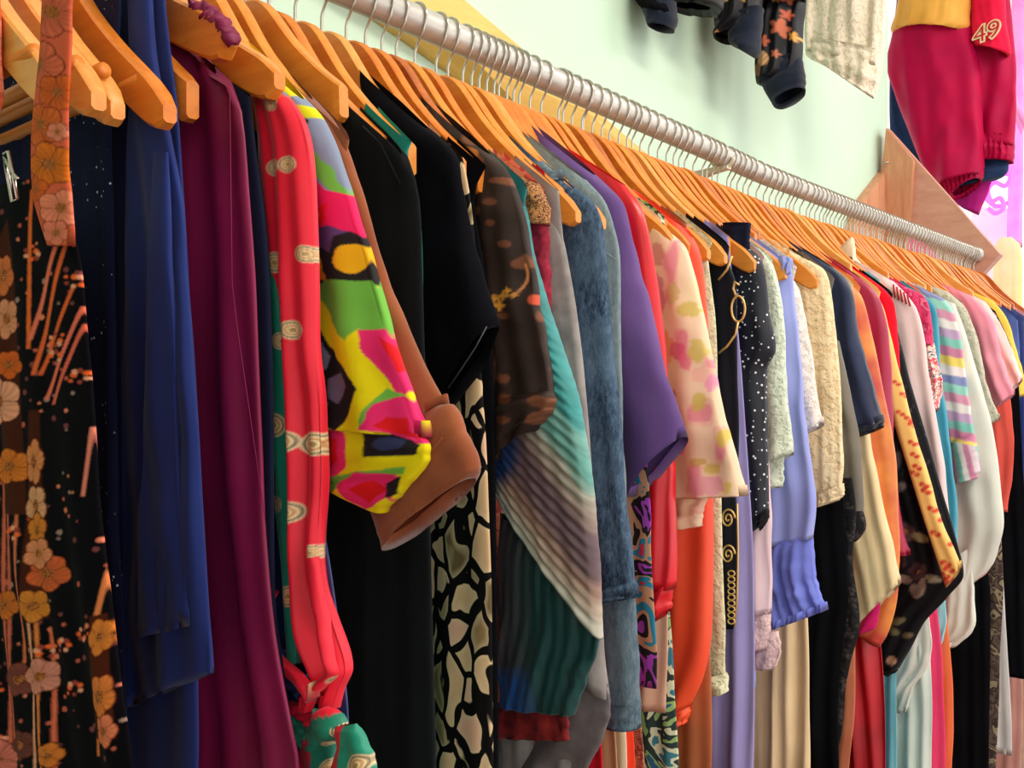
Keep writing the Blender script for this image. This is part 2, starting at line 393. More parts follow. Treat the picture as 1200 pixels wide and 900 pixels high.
def panel(name, parent, rows, X, th, mat, M=22, N=48, fold=0.003, freq=38, bump=None, paint=None, top=0.55, grow=1.0, hpleat=0.0, hn=24,
          diag=0.0, wav=0.0, shape=0.42, slant=None, taper_end=1.0, label=None, pleat=0.0, pfreq=90, wpow=1.0, mr=None, wextra=()):
    """a flattened cloth tube hanging in the plane at X. rows: (Yfront, zfront, Yback, zback), top to bottom"""
    SEED[0] += 1; sd = SEED[0]; rr = np.random.RandomState(sd)
    R = resample(rows, N + 1)
    h = np.linspace(0, 1, N + 1)[:, None]
    k = np.arange(M + 1); w = (((1 - np.cos(math.pi * k / M)) / 2) if wpow == 1.0 else np.where(k < 6, (k / M) * (k / 6), k / M) ** wpow)[None, :]
    if wextra: w = np.unique(np.round(np.concatenate([w[0], np.array(wextra)]), 5))[None, :]; M = w.shape[1] - 1; mr = mr or 1
    Yp = R[:, 0:1] + (R[:, 2:3] - R[:, 0:1]) * w; Zp = R[:, 1:2] + (R[:, 3:4] - R[:, 1:2]) * w
    if bump is not None: Zp = Zp + bump(Yp[0])[None, :] * np.clip(1 - h * 1.6, 0, 1) ** 1.5
    if slant is not None: Zp = Zp + slant * (w - 0.5) * h
    wid = np.hypot(R[:, 2:3] - R[:, 0:1], R[:, 3:4] - R[:, 1:2])
    s = w * wid
    ph = rr.rand(6) * 6.28
    g = np.clip(0.15 + h * 1.3, 0, 1) ** grow
    edge = np.clip(w * (1 - w) * 30, 0, 1) * 0.75 + 0.25
    off = fold * g * edge * (np.sin(6.283 * freq * s + ph[0] + 2.2 * np.sin(2.5 * h + ph[1])) * 0.6
                             + np.sin(6.283 * freq * 0.43 * s + ph[2] - 3 * h + diag * h * 20) * 0.7
                             + (vnoise(s * 30 + sd, h * 9 * np.ones_like(s), sd) - 0.5) * 1.6)
    if pleat: off = off + pleat * np.sin(6.283 * pfreq * s + 1.5 * np.sin(h * 4 + ph[3]))
    if hpleat: off = off + hpleat * np.sin(6.283 * hn * h + 1.2 * np.sin(w * 5 + ph[3])) * np.clip(h * 3, 0.1, 1) * (0.15 + 0.85 * np.clip(w * 8, 0, 1))
    Yp = Yp + wav * np.sin(h * 17 + ph[4]) * (1 - w) + (vnoise(h * 14 + sd, w * 0, sd + 5) - 0.5) * 0.003 * (1 - w) * g * (fold > 0)
    tp = th * (4 * w * (1 - w)) ** shape
    prof = np.interp(h, [0, 0.06, 0.2, 0.9, 1], [top, 0.85, 1, 1, taper_end])
    tx = tp * prof * (1 + 0.25 * (vnoise(h * 6, w * 0 + 2, sd + 9) - 0.5))
    xl, xr = X - tx + off, X + tx + off
    # loop: front edge -> back along -X side, back to front along +X side
    step = mr or max(1, M // 30); sel = np.unique(np.concatenate([np.arange(1, min(6, M)), np.arange(6, M, step)]))[::-1]   # far side needs fewer columns
    LX = np.concatenate([xl, xr[:, sel]], 1); LY = np.concatenate([Yp, Yp[:, sel]], 1); LZ = np.concatenate([Zp, Zp[:, sel]], 1)
    n = LX.shape[1]
    # turned-up hem inside
    ix = X + off[-1:]; ix = np.concatenate([ix - tx[-1:] * 0.7, (ix + tx[-1:] * 0.7)[:, sel]], 1)
    cy = LY[-1:].mean(); iy = LY[-1:] + (cy - LY[-1:]) * 0.03; iz = LZ[-1:] + 0.012
    LX = np.concatenate([LX, ix]); LY = np.concatenate([LY, iy]); LZ = np.concatenate([LZ, iz])
    V = np.stack([LX.ravel(), LY.ravel(), LZ.ravel()], 1); m = N + 2
    Fc = [(i * n + j, i * n + (j + 1) % n, (i + 1) * n + (j + 1) % n, (i + 1) * n + j) for i in range(m - 1) for j in range(n)]
    C = None
    if paint is not None:
        pu, pv = UV(LY.ravel(), LZ.ravel(), X + 0.006); C = sum(paint(pu + a_, pv + b_) for a_, b_ in ((-.7, -.3), (.3, -.7), (.7, .3), (-.3, .7))) / 4.0
    o = mesh_obj(name, V, Fc, mat, parent, True, C)
    if label: o['label'] = label
    return o

def pts(F_, X): return [P(u, v, X + 0.006) for u, v in F_]
HOOKED = {}
def garment(name, label, X, cat, hang=True, hx=None, drop=1.0, yaw=0.0, roll=0.0, narrow=1.0, bar=False, wi=None, hshort=None, cut=0.168):
    root = empty(name, (X, YR, rodz(X) + HS - 0.02), label, cat)
    if hang: hanger(hx or X, 'wooden hanger carrying the ' + (hshort or name.replace('_', ' ')), None, narrow, yaw, roll, bar, wi, drop=drop, cut=cut)
    return root
def shoulder(X, dy): return rodz(X) + HS + htop(dy) + 0.004
def body(root, X, mat, F_=None, hem=0.75, th=0.012, neck=0.135, yf=(0.625, 0.66), yb=None, tip=0.195, M=70, N=60, name='body', dip=0.07, **kw):
    """front and back of a garment over the hanger; F_ = traced front edge (px) below the shoulder tip"""
    z0 = shoulder(X, tip); Y0 = YR - tip
    if F_: fr = [(Y0, z0)] + [p for p in pts(F_, X) if p[1] < z0 - 0.004]
    else: fr = [(Y0, z0), (yf[0], z0 - 0.08), (yf[1], z0 - 0.25), (yf[1] - 0.005, min(hem, z0 - 0.3))]
    if fr[-1][1] > hem: fr.append((fr[-1][0], hem))
    rows = []
    for i, (y, z) in enumerate(fr):
        b = YR + tip if i == 0 else (yb or min(YR + 0.155 + 0.4 * max(0, 0.64 - y) , 1.045))
        rows.append((y, z, b, z))
    zn = shoulder(X, neck)
    def bmp(Y):
        o = np.array([shoulder(X, y - YR) if abs(y - YR) > neck else zn - dip * min(1.0, (neck - abs(y - YR)) / 0.010) for y in Y]); return np.maximum(o - z0, 0)
    wx = [(tip + s_ * q_) / (2 * tip) for s_ in (-1, 1) for q_ in (neck + 0.0005, neck - 0.0105) if q_ < tip]
    return panel(name, root, rows, X, th, mat, M=M, N=N, bump=bmp, wextra=wx, **{**dict(top=0.85), **kw})
def sleeve(root, X, mat, F_, hem, wtop=0.10, th=0.014, N=46, name='sleeve', mid=None, **kw):
    """sleeve: F_ = traced front edge px from shoulder to cuff, hem = px of the cuff's rear corner"""
    f = pts(F_, X); hb = pts([hem], X)[0]
    b0 = (f[0][0] + wtop, min(shoulder(X, YR - f[0][0] - wtop), f[0][1] + wtop * 0.9) - 0.008)
    n = len(f); d = np.concatenate([[0], np.cumsum(np.linalg.norm(np.diff(np.array(f), axis=0), axis=1))]); d /= d[-1]
    rows = []
    for i in range(n):
        t = d[i]; by = b0[0] + (hb[0] - b0[0]) * t; bz = b0[1] + (hb[1] - b0[1]) * t
        rows.append((f[i][0], f[i][1], by, bz))
    return panel(name, root, rows, X, th, mat, N=N, **kw)
def quad(root, X, mat, rows_px, th=0.008, name='panel', N=20, **kw):
    """free panel: rows of (uF,vF,uB,vB)"""
    rows = [P(a, b, X + 0.006) + P(c, d, X + 0.006) for a, b, c, d in rows_px]
    return panel(name, root, rows, X, th, mat, N=N, **kw)
def collar(root, X, mat, F_, th=0.009, name='collar', drop=0.03):
    """collar flap along the neck: traced upper edge px, folded down by drop"""
    f = pts(F_, X); v = []; n = len(f)
    R = resample(f, 14)
    rows = []
    for off, dz in ((-th, -drop), (-th * 0.9, -drop * .4), (0, 0.0), (th * .9, -drop * .4), (th, -drop)):
        rows.append([(X + off, y, z + dz) for y, z in R])
    m = len(R); V = [p for r in rows for p in r]
    Fc = [(i * m + j, i * m + j + 1, (i + 1) * m + j + 1, (i + 1) * m + j) for i in range(4) for j in range(m - 1)]
    return mesh_obj(name, V, Fc, mat, root)

# ------------------------------------------------------------------ prints
def inpoly(u, v, poly):
    r = np.zeros(u.shape, bool); j = len(poly) - 1
    for i in range(len(poly)):
        (xi, yi), (xj, yj) = poly[i], poly[j]
        c = ((yi > v) != (yj > v)) & (u < (xj - xi) * (v - yi) / ((yj - yi) if yj != yi else 1e-9) + xi)
        r ^= c; j = i
    return r
def jit(u, v, a=3.0, s=12.0):
    return u + (vnoise(u / s, v / s, 3) - 0.5) * a, v + (vnoise(u / s + 40, v / s, 4) - 0.5) * a
def paint_polys(basec, shapes, amp=4.0):
    def fn(u, v):
        c = np.tile(L3(basec), (len(u), 1)); uu, vv = jit(u, v, amp)
        for col, poly in shapes:
            c[inpoly(uu, vv, poly)] = L3(col)
        return c
    return fn
def ell(cx, cy, rx, ry, rot=0, n=16):
    a = math.radians(rot)
    return [(cx + rx * math.cos(t) * math.cos(a) - ry * math.sin(t) * math.sin(a), cy + rx * math.cos(t) * math.sin(a) + ry * math.sin(t) * math.cos(a)) for t in np.linspace(0, 6.283, n, endpoint=False)]
def flower(c, u, v, cx, cy, R, col, dark=(70, 20, 10), sy=1.0, pet=5):
    dx, dy = (u - cx), (v - cy) / sy; r = np.hypot(dx, dy); th = np.arctan2(dy, dx) + cx
    pr = R * (0.80 + 0.20 * np.abs(np.cos(pet / 2 * th))); ins = r < pr
    sh = 0.75 + 0.35 * (r / R); veins = 0.9 + 0.1 * np.sign(np.sin(th * 17 + r * 0.4))
    base = L3(col)[None, :] * (sh * veins)[:, None]
    c[ins] = base[ins]
    ln_ = ins & ((np.abs(np.cos(pet / 2 * th)) < 0.07) & (r > 0.3 * R) | (r > pr - max(1.1, R * 0.05)))
    c[ln_] = L3(dark)
    ce = r < 0.26 * R; c[ce] = L3(dark); c[ce & (np.sin(th * 9) * np.sin(r * 2.2) > 0.15)] = L3((210, 130, 70)); c[r < 0.1 * R] = L3((150, 90, 40))
def poppy_paint(seed=1):
    rr = random.Random(seed)
    far_fl = [(rr.uniform(-560, -20), rr.uniform(240, 1150), rr.uniform(12, 28), rr.choice([(206, 110, 40), (200, 92, 50), (214, 140, 110), (120, 62, 54)]), rr.uniform(.9, 1.5)) for _ in range(46)] + [(rr.uniform(0, 170), rr.uniform(930, 1150), rr.uniform(10, 22), (208, 116, 46), 1.2) for _ in range(14)]
    small = [(rr.uniform(-560, -20), rr.uniform(230, 1150), rr.choice((1.8, 2.5)), (190, 90, 70)) for _ in range(260)] + [(rr.uniform(-20, 175), rr.uniform(180, 905), rr.choice((1.3, 1.8, 2.5)), rr.choice([(190, 90, 70), (150, 120, 110), (220, 120, 90), (120, 60, 60)])) for _ in range(330)]
    clus = [(18, 612), (70, 608), (78, 758), (98, 750), (110, 440), (88, 400), (20, 800), (110, 800), (30, 860), (85, 418), (62, 300), (120, 740), (48, 620), (105, 330), (12, 520)]
    def fn(u, v):
        c = np.tile(L3((9, 7, 12)), (len(u), 1))
        for x, y, r, k in small:
            m = (np.abs(u - x) < 4) & (np.abs(v - y) < 4); m[m] = np.hypot(u[m] - x, (v[m] - y) * .8) < r; c[m] = L3(k)
        for x0, y0, x1, y1, wd, k in ((32, 540, 40, 900, 3.0, (196, 96, 74)), (38, 540, 44, 880, 2.6, (196, 96, 74)), (51, 555, 56, 800, 2.4, (205, 104, 66)), (7, 120, 8, 400, 2.2, (216, 100, 50)), (56, 225, 61, 410, 3.0, (216, 100, 44)),
                                      (90, 270, 62, 400, 3.2, (224, 110, 84)), (97, 275, 66, 440, 3.2, (216, 96, 50)), (104, 335, 72, 440, 3.0, (214, 92, 48)), (112, 360, 78, 468, 3.2, (224, 106, 84)), (114, 380, 85, 474, 3.0, (214, 96, 74)),
                                      (66, 720, 73, 905, 2.4, (222, 150, 118)), (72, 720, 82, 905, 2.4, (214, 118, 60)), (84, 730, 95, 905, 2.8, (206, 100, 72)), (122, 500, 118, 580, 2.6, (214, 120, 100)), (140, 660, 133, 740, 3.4, (214, 120, 70)), (134, 720, 136, 880, 2.2, (210, 110, 60))):
            t = np.clip((v - y0) / (y1 - y0), 0, 1); c[(np.abs(u - (x0 + (x1 - x0) * t)) < wd / 2 + .3) & (v > y0) & (v < y1)] = L3(k)
        for poly, k in (([(24, 280), (34, 260), (42, 330), (50, 430), (60, 600), (34, 600), (30, 430)], (64, 26, 14)), ([(62, 480), (72, 480), (80, 640), (84, 720), (58, 720)], (64, 26, 14)), ([(130, 718), (142, 715), (150, 800), (158, 860), (134, 860)], (70, 28, 14))):
            c[inpoly(u, v, poly)] = L3(k)
        for x, y in clus:
            for q in range(7):
                a = q * 0.9 + x; px, py = x + 8 * math.cos(a) * (0.5 + 0.12 * q), y + 8 * math.sin(a) * (0.5 + .1 * q)
                c[np.hypot(u - px, v - py) < 3.2 - 0.2 * q] = L3(((230, 96, 44), (226, 150, 120), (150, 60, 50))[q % 3])
        for x, y, R, k, sy in ((27, 470, 28, (226, 150, 118), 1.1), (8, 545, 22, (206, 92, 34), 1), (42, 545, 24, (210, 112, 40), .9), (30, 325, 12, (206, 110, 60), 2.2), (36, 375, 13, (214, 136, 100), 2), (40, 428, 15, (206, 92, 34), 1.2),
                               (68, 540, 10, (214, 130, 80), 3), (70, 590, 12, (214, 150, 110), 2.2), (72, 618, 11, (208, 122, 44), 2), (84, 668, 22, (200, 92, 50), 1), (74, 645, 15, (214, 130, 90), 1.3), (70, 705, 17, (208, 124, 46), 1.2), (35, 704, 18, (196, 104, 40), 1),
                               (52, 790, 20, (120, 62, 54), 1), (76, 786, 20, (206, 128, 110), 1.1), (28, 880, 24, (206, 110, 96), 1), (56, 865, 16, (104, 56, 48), 1.2), (88, 876, 13, (208, 116, 46), 1.2), (139, 742, 10, (210, 120, 50), 2.4), (143, 810, 12, (214, 118, 56), 2.4), (147, 850, 12, (220, 120, 84), 1.8)) + tuple(far_fl):
            flower(c, u, v, x, y, R, k, sy=sy)
        return c
    return fn
def strap_paint(u, v):
    c = np.tile(L3((206, 92, 62)), (len(u), 1))
    for x, y, R, k in ((80, 20, 30, (208, 98, 70)), (64, 80, 28, (212, 100, 70)), (84, 112, 22, (206, 92, 40)), (66, 150, 26, (210, 98, 44)), (84, 158, 12, (224, 128, 100)), (76, 196, 27, (214, 108, 34)), (62, 225, 16, (210, 96, 40)), (88, 246, 22, (228, 128, 98)), (84, 275, 16, (226, 122, 96)), (5, 50, 26, (224, 120, 96)), (6, 100, 22, (220, 116, 86)), (0, 135, 14, (224, 180, 150))):
        flower(c, u, v, x, y, R, k, (96, 34, 18))
    return c
RINGS = [((232, 206, 160), 1.0), ((40, 26, 26), .84), ((236, 208, 160), .72), ((190, 110, 50), .52), ((238, 214, 160), .40), ((60, 40, 30), .22), ((214, 150, 70), .14)]
def rings_paint(base, centers, second=None, split=None):
    def fn(u, v):
        c = np.tile(L3(base), (len(u), 1))
        if second is not None: c[split(u, v)] = L3(second)
        for x, y, R in centers:
            r = np.hypot((u - x) * 1.15, v - y)
            for k, f in RINGS: c[r < R * f] = L3(k)
        return c
    return fn
# ------------------------------------------------------------------ garments, left to right along the rod
BLK = fabric('black_cloth', (16, 17, 22), (10, 10, 13), rough=0.9, sheen=0.0, spec=0.05)
BLKV = fabric('black_velvet', (14, 14, 20), (8, 8, 12), rough=0.95, sheen=0.02, spec=0.03)
NAVY = fabric('navy_cloth', (22, 28, 56), (14, 18, 40), rough=0.8)

# black dress with orange poppies
X = 0.255
g = garment('poppy_dress', 'black dress printed with large orange poppies and stripes, leftmost on the rod', X, 'dress', bar=True, narrow=0.95, cut=None, wi=2)
pop = painted('poppy_print', 0.85, 0.0, 0.05)
def pr_(F_, yb): return [P(u, v, X + 0.006) + (yb, P(u, v, X + 0.006)[1] + 0.02) for u, v in F_]
panel('body', g, pr_([(84, 205), (92, 262), (104, 300), (113, 380), (120, 470), (130, 600), (147, 740), (160, 840), (168, 900), (176, 980), (180, 1150)], 1.0), X, 0.011, pop, M=260, N=620, fold=0.0022, freq=26, wpow=1.5, paint=poppy_paint())
quad(g, X - 0.006, pop, [(92, -190, 58, -200), (97, -60, 66, -60), (95, 30, 62, 30), (92, 110, 54, 110), (91, 160, 50, 160), (94, 235, 54, 235), (101, 290, 72, 290)], 0.004, 'strap', 240, M=90, paint=strap_paint, fold=0.001)
quad(g, X - 0.006, pop, [(2, -120, -40, -130), (8, -20, -30, -20), (12, 60, -20, 60), (16, 118, -10, 120), (5, 150, -10, 150)], 0.004, 'strap', 140, M=70, paint=strap_paint, fold=0.001)
tube('hanger_clip', [(X - 0.012, *P(u, v, X)) for u, v in ((28, 185), (33, 182), (44, 236), (38, 240), (28, 188), (36, 205), (44, 214))], 0.0013, chrome, g, 6)
hanger(0.282, 'shaded wooden hanger with a bar between the poppy straps', None, 0.95, 0, 0, True, 2)
hanger(0.300, 'dark wooden hanger just left of the sequinned navy dress', None, 0.9, 0, 0, True, 2)

# navy dress with sequins
X = 0.338
g = garment('sequinned_navy_dress', 'dark navy dress sprinkled with tiny silver sequins beside the poppy dress', X, 'dress', bar=True, narrow=1.0, cut=None, wi=0, hx=0.327)
sq = Mat('navy_sequins')
f = sq.ramp(sq.voronoi(150, rnd=1.0), [(0.13, (1, 1, 1, 1)), (0.15, (0, 0, 0, 1))]); f2 = sq.ramp(sq.noise(22, 2), [(0.5, (0, 0, 0, 1)), (0.58, (1, 1, 1, 1))])
fm = sq.n('ShaderNodeMath', operation='MULTIPLY'); sq.link(f, fm.inputs[0]); sq.link(f2, fm.inputs[1])
sq.base(sq.mix(fm.outputs[0], rgb(22, 28, 58), rgb(210, 225, 240))); sq.set(Roughness=0.8, Specular_IOR_Level=0.1); sq.bump(sq.noise(90, 2), 0.2, 0.003)
def pr_(F_, yb): return [P(u, v, X + 0.006) + (yb, P(u, v, X + 0.006)[1] + 0.02) for u, v in F_]
panel('body', g, pr_([(152, -60), (150, 30), (140, 150), (143, 260), (145, 400), (150, 600), (160, 900), (165, 1150)], 0.98), X, 0.009, sq.m, M=50, N=80, fold=0.003)

# royal navy draped dress
X = 0.360
blue = fabric('royal_navy_jersey', (36, 52, 118), (28, 42, 102), rough=0.75, sheen=0.1, bump=0.12)
g = garment('royal_blue_draped_dress', 'royal navy jersey dress with stepped draped hems next to the burgundy gown', X, 'dress', hx=0.366)
def pr_(F_, yb): return [P(u, v, X + 0.006) + (yb, P(u, v, X + 0.006)[1] + 0.02) for u, v in F_]
panel('body', g, pr_([(196, -60), (203, 20), (210, 80), (216, 130), (222, 220), (229, 320), (237, 440), (243, 600), (242, 800), (241, 905), (240, 1150)], 0.97), X, 0.009, blue, M=50, N=90, fold=0.0035, freq=22)
quad(g, X - 0.010, blue, [(184, -40, 158, -40), (188, 60, 162, 60), (206, 150, 160, 150), (222, 240, 158, 240), (231, 350, 156, 350), (243, 500, 154, 500), (252, 680, 156, 680), (257, 787, 158, 828)], 0.006, 'drape', 70, M=36, fold=0.004, freq=26)
quad(g, X - 0.018, blue, [(206, 180, 190, 180), (211, 320, 186, 320), (214, 450, 182, 450), (219, 600, 176, 600), (233, 732, 172, 746)], 0.004, 'drape', 50, M=30, fold=0.002, freq=30)

# burgundy gown
X = 0.395
bur = satin('burgundy_jersey', (132, 18, 72), (108, 12, 56), rough=0.5, spec=0.35)
g = garment('burgundy_gown', 'burgundy satin gown with gathered neckline beside the royal navy dress', X, 'dress', narrow=0.96, cut=None, wi=0, hx=0.381, drop=0.62)
body(g, X, bur, [(272, 80), (284, 110), (294, 140), (303, 235), (309, 320), (312, 420), (316, 540), (318, 610), (330, 735), (346, 835), (357, 905)], hem=0.5, th=0.012, tip=0.165, neck=0.05, M=70, fold=0.0075, freq=24, grow=0.3)
tube('seam', [(X - 0.0135, *P(u, v, X - 0.010)) for u, v in [(274, 100), (277, 333), (283, 385), (300, 500), (316, 610)]], 0.0003, bur, g, 5)
V = []
for i in range(60):
    t = i / 59; V.append((X - 0.006 + 0.005 * math.sin(i * 1.7), *P(236 + 46 * t, 12 + 40 * t - 9 * math.sin(t * 3.1) + 4 * math.sin(i * 1.3), X)))
tube('gathered_neckline', V, [0.0036 + 0.002 * abs(math.sin(i * .8)) for i in range(60)], bur, g, 8)

# plain dark navy dress
X = 0.417
g = garment('plain_navy_dress', 'plain dark navy dress squeezed between the burgundy gown and the ringed scarf dress', X, 'dress', narrow=1.0, cut=None, drop=0.75, wi=1)
body(g, X, NAVY, [(306, 170), (318, 260), (324, 340), (327, 480), (328, 600), (330, 700), (336, 760), (342, 800), (350, 905)], hem=0.6, tip=0.175)

# red / green / navy ring print dress with knotted ties
X = 0.442
RED, GRN, NVY = (232, 22, 52), (20, 128, 104), (34, 52, 104)
rc = [(364, 388, 11), (357, 516, 13), (379, 520, 14), (358, 598, 13), (340, 200, 10), (357, 197, 10), (318, 245, 9), (368, 460, 0), (381, 645, 9), (341, 310, 12), (375, 300, 10)]
gc = [(334, 498, 14), (333, 590, 10), (352, 696, 12), (324, 538, 12), (341, 400, 10)]
g = garment('ring_print_scarf_dress', 'red and green dress printed with rings, its ties knotted at the bottom', X, 'dress', wi=1)
rp = painted('ring_print', 0.5, 0.1, 0.4)
body(g, X + 0.008, satin('slate_blue_satin', (52, 74, 132), (40, 58, 110)), [(352, 140), (366, 190), (372, 300), (378, 480), (384, 600), (396, 680), (410, 780), (415, 830)], hem=0.9, th=0.008, neck=0.13)
quad(g, X - 0.004, rp, [(330, 100, 302, 88), (350, 122, 308, 112), (364, 150, 312, 150), (374, 205, 316, 215), (377, 262, 320, 262), (379, 320, 326, 320), (381, 410, 338, 410), (384, 520, 350, 520), (383, 600, 354, 600), (389, 680, 358, 680), (398, 730, 366, 735), (412, 782, 384, 790), (406, 806, 380, 815), (400, 830, 384, 830)], 0.009, 'red_panel', 460, M=120, fold=0.006, freq=50, paint=rings_paint(RED, rc + [(335, 126, 9)], (112, 120, 148), lambda u, v: v < 92 + (u - 302) * .55))
quad(g, X - 0.010, rp, [(333, 230, 318, 236), (334, 320, 319, 320), (342, 420, 322, 420), (350, 520, 326, 520), (356, 600, 330, 600), (358, 690, 342, 690), (362, 775, 348, 775)], 0.005, 'green_panel', 400, M=70, fold=0.0015, paint=rings_paint(GRN, gc))
def ribbon(name, path, wd, paint_, xo=0.0, n=70):
    R = resample([(u, v) for u, v in path], n); d = np.gradient(R, axis=0); d /= np.linalg.norm(d, axis=1)[:, None]
    rows = [(a + wd * (-dy), b + wd * dx, a - wd * (-dy), b - wd * dx) for (a, b), (dx, dy) in zip(R, d)]
    rr_ = [P(a, b, X) + P(c, e, X) for a, b, c, e in rows]
    return panel(name, g, rr_, X + xo, 0.0055, rp, M=60, N=n * 2, fold=0.0025, freq=70, paint=paint_, top=1, shape=0.4)
ribbon('red_tie', [(344, 688), (336, 706), (332, 728), (340, 752), (360, 774), (384, 796), (394, 812)], -6, rings_paint(RED, [(336, 744, 10), (380, 786, 11)]), -0.020)
ribbon('red_tie', [(386, 650), (396, 705), (406, 752), (411, 780), (400, 794), (384, 808), (382, 828)], -5, rings_paint(RED, [(403, 800, 10)]), -0.016)
ribbon('navy_tie', [(340, 762), (356, 788), (378, 808)], -10, rings_paint(NVY, []), -0.014)
ribbon('red_tie', [(356, 820), (374, 828), (394, 846)], -6, rings_paint((205, 18, 56), []), -0.016)
ribbon('green_tie', [(358, 834), (370, 850), (390, 862), (404, 848)], -10, rings_paint((16, 128, 104), []), -0.020)
# the knot
V = []; Fk = []; cy_, cz_ = P(412, 842, X); nk, mk = 26, 40
for i in range(mk + 1):
    a = math.pi * i / mk
    for j in range(nk):
        b = 2 * math.pi * j / nk; r = 0.0125 * (1 + 0.14 * math.sin(3 * b + 2 * a))
        V.append((X - 0.02 + r * math.sin(a) * math.cos(b) * 0.9, cy_ + 0.017 * math.cos(a), cz_ + r * 0.9 * math.sin(a) * math.sin(b)))
Fk = [(i * nk + j, i * nk + (j + 1) % nk, (i + 1) * nk + (j + 1) % nk, (i + 1) * nk + j) for i in range(mk) for j in range(nk)]
ku, kv = UV(np.array(V)[:, 1], np.array(V)[:, 2], X)
mesh_obj('knot', V, Fk, rp, g, True, rings_paint(GRN, [(430, 846, 7)], RED, lambda u, v: (v < 830 - (u - 400) * 0.1) | (u > 433))(ku, kv))
quad(g, X - 0.024, rp, [(426, 845, 402, 848), (440, 870, 404, 870), (452, 910, 398, 912), (462, 960, 396, 965)], 0.008, 'tie_tail', 140, M=80, top=0.3, paint=rings_paint((22, 142, 116), [(436, 890, 13)], (222, 20, 50), lambda u, v: np.abs(u - 408) < 6), fold=0.003, freq=50)
quad(g, X - 0.016, rp, [(400, 850, 372, 842), (398, 880, 364, 870), (396, 960, 358, 950)], 0.008, 'tie_tail', 140, M=80, top=0.3, paint=rings_paint((16, 120, 98), [(398, 895, 10), (396, 862, 7)], (186, 20, 60), lambda u, v: (u < 382) & (v > 860)), fold=0.003, freq=50)

# abstract print shirt
X = 0.474
YEL, BK, PNK, RD, GR, GY = (236, 218, 16), (34, 30, 32), (236, 44, 112), (226, 26, 32), (112, 182, 70), (132, 144, 170)
sh = [(GY, [(360, 90), (402, 150), (415, 215), (425, 245), (360, 240)]), ((214, 214, 24), [(358, 128), (378, 128), (384, 142), (360, 148)]), (BK, [(370, 140), (380, 146), (383, 165), (376, 175), (366, 170)]), ((214, 40, 50), [(364, 142), (371, 146), (375, 158), (366, 162)]),
      (GR, [(368, 176), (380, 172), (405, 200), (420, 236), (410, 232), (390, 212)]), ((232, 32, 96), [(360, 250), (372, 225), (385, 212), (402, 228), (424, 232), (440, 288), (360, 300)]), (RD, [(360, 252), (376, 240), (395, 250), (405, 240), (404, 262), (388, 272), (380, 282), (360, 280)]), ((236, 160, 60), ell(392, 258, 6, 3, -50)),
      ((92, 66, 118), [(360, 282), (395, 268), (425, 272), (440, 290), (436, 310), (365, 320)]), (BK, [(362, 290), (382, 284), (408, 300), (412, 280), (425, 272), (438, 285), (452, 335), (420, 340), (404, 345), (384, 345), (366, 330)]),
      ((238, 176, 24), ell(389, 314, 11, 15, -20)), ((238, 176, 24), ell(428, 305, 15, 17, 0)), ((238, 150, 24), ell(398, 328, 7, 9, 0)), ((240, 180, 30), ell(374, 326, 6, 14)), (BK, ell(398, 336, 6, 7)),
      (GR, [(385, 350), (392, 336), (406, 330), (446, 330), (470, 380), (490, 440), (470, 448), (452, 410), (440, 386), (432, 402), (412, 378), (396, 352)]),
      (YEL, [(372, 350), (396, 352), (432, 418), (452, 444), (474, 452), (462, 478), (424, 504), (372, 470)]), (BK, [(395, 386), (424, 424), (447, 456), (442, 472), (422, 506), (400, 496), (378, 470), (378, 402)]),
      (GY, [(397, 398), (411, 420), (402, 436), (396, 420)]), (GY, [(380, 426), (398, 438), (396, 464), (380, 458)]), ((120, 112, 140), [(406, 446), (426, 438), (434, 454), (422, 472), (408, 466)]), ((226, 60, 30), [(396, 434), (400, 434), (406, 462), (401, 464)]), (GY, [(402, 468), (410, 472), (410, 496), (402, 488)]),
      (PNK, [(439, 388), (464, 386), (478, 410), (492, 452), (484, 466), (466, 440), (444, 410)]), (RD, [(460, 396), (470, 402), (484, 430), (480, 436)]), (GR, [(448, 492), (470, 456), (486, 462), (480, 474), (462, 480), (450, 504)]),
      (PNK, [(449, 504), (462, 474), (486, 464), (502, 480), (514, 520), (498, 520), (476, 506)]), (RD, [(462, 498), (472, 488), (490, 490), (504, 516), (488, 508)]),
      (PNK, [(376, 498), (426, 506), (427, 546), (412, 562), (376, 558)]), (RD, [(376, 510), (416, 514), (416, 540), (404, 550), (376, 548)]), (BK, [(376, 520), (398, 517), (402, 532), (394, 541), (376, 542)]),
      (YEL, [(428, 506), (445, 506), (510, 526), (504, 545), (470, 552), (430, 550)]), (BK, [(446, 508), (480, 508), (504, 522), (502, 532), (450, 534)]), ((52, 58, 96), ell(474, 519, 16, 7)), (GR, [(398, 562), (430, 552), (490, 546), (486, 556), (440, 560), (412, 574), (398, 572)]),
      (PNK, [(418, 566), (440, 552), (470, 552), (482, 560), (470, 588), (444, 596), (424, 584)]), (RD, [(430, 572), (456, 560), (468, 570), (450, 590)]), (BK, [(468, 564), (484, 558), (478, 578), (466, 582)]), (YEL, [(446, 600), (468, 580), (472, 600)])]
g = garment('abstract_print_shirt', 'short-sleeved shirt in a loud yellow, pink and green abstract print', X, 'shirt', wi=1)
ap = painted('abstract_print', 0.6)
body(g, X, ap, hem=1.12, N=120, M=60, paint=paint_polys((236, 218, 16), sh))
sleeve(g, X, ap, [(362, 118), (382, 138), (396, 164), (410, 205), (425, 255), (440, 302), (456, 362), (476, 424), (496, 482), (508, 512)], (380, 500), N=280, M=110, paint=paint_polys(YEL, sh), fold=0.003, freq=22, th=0.013, taper_end=1.3)
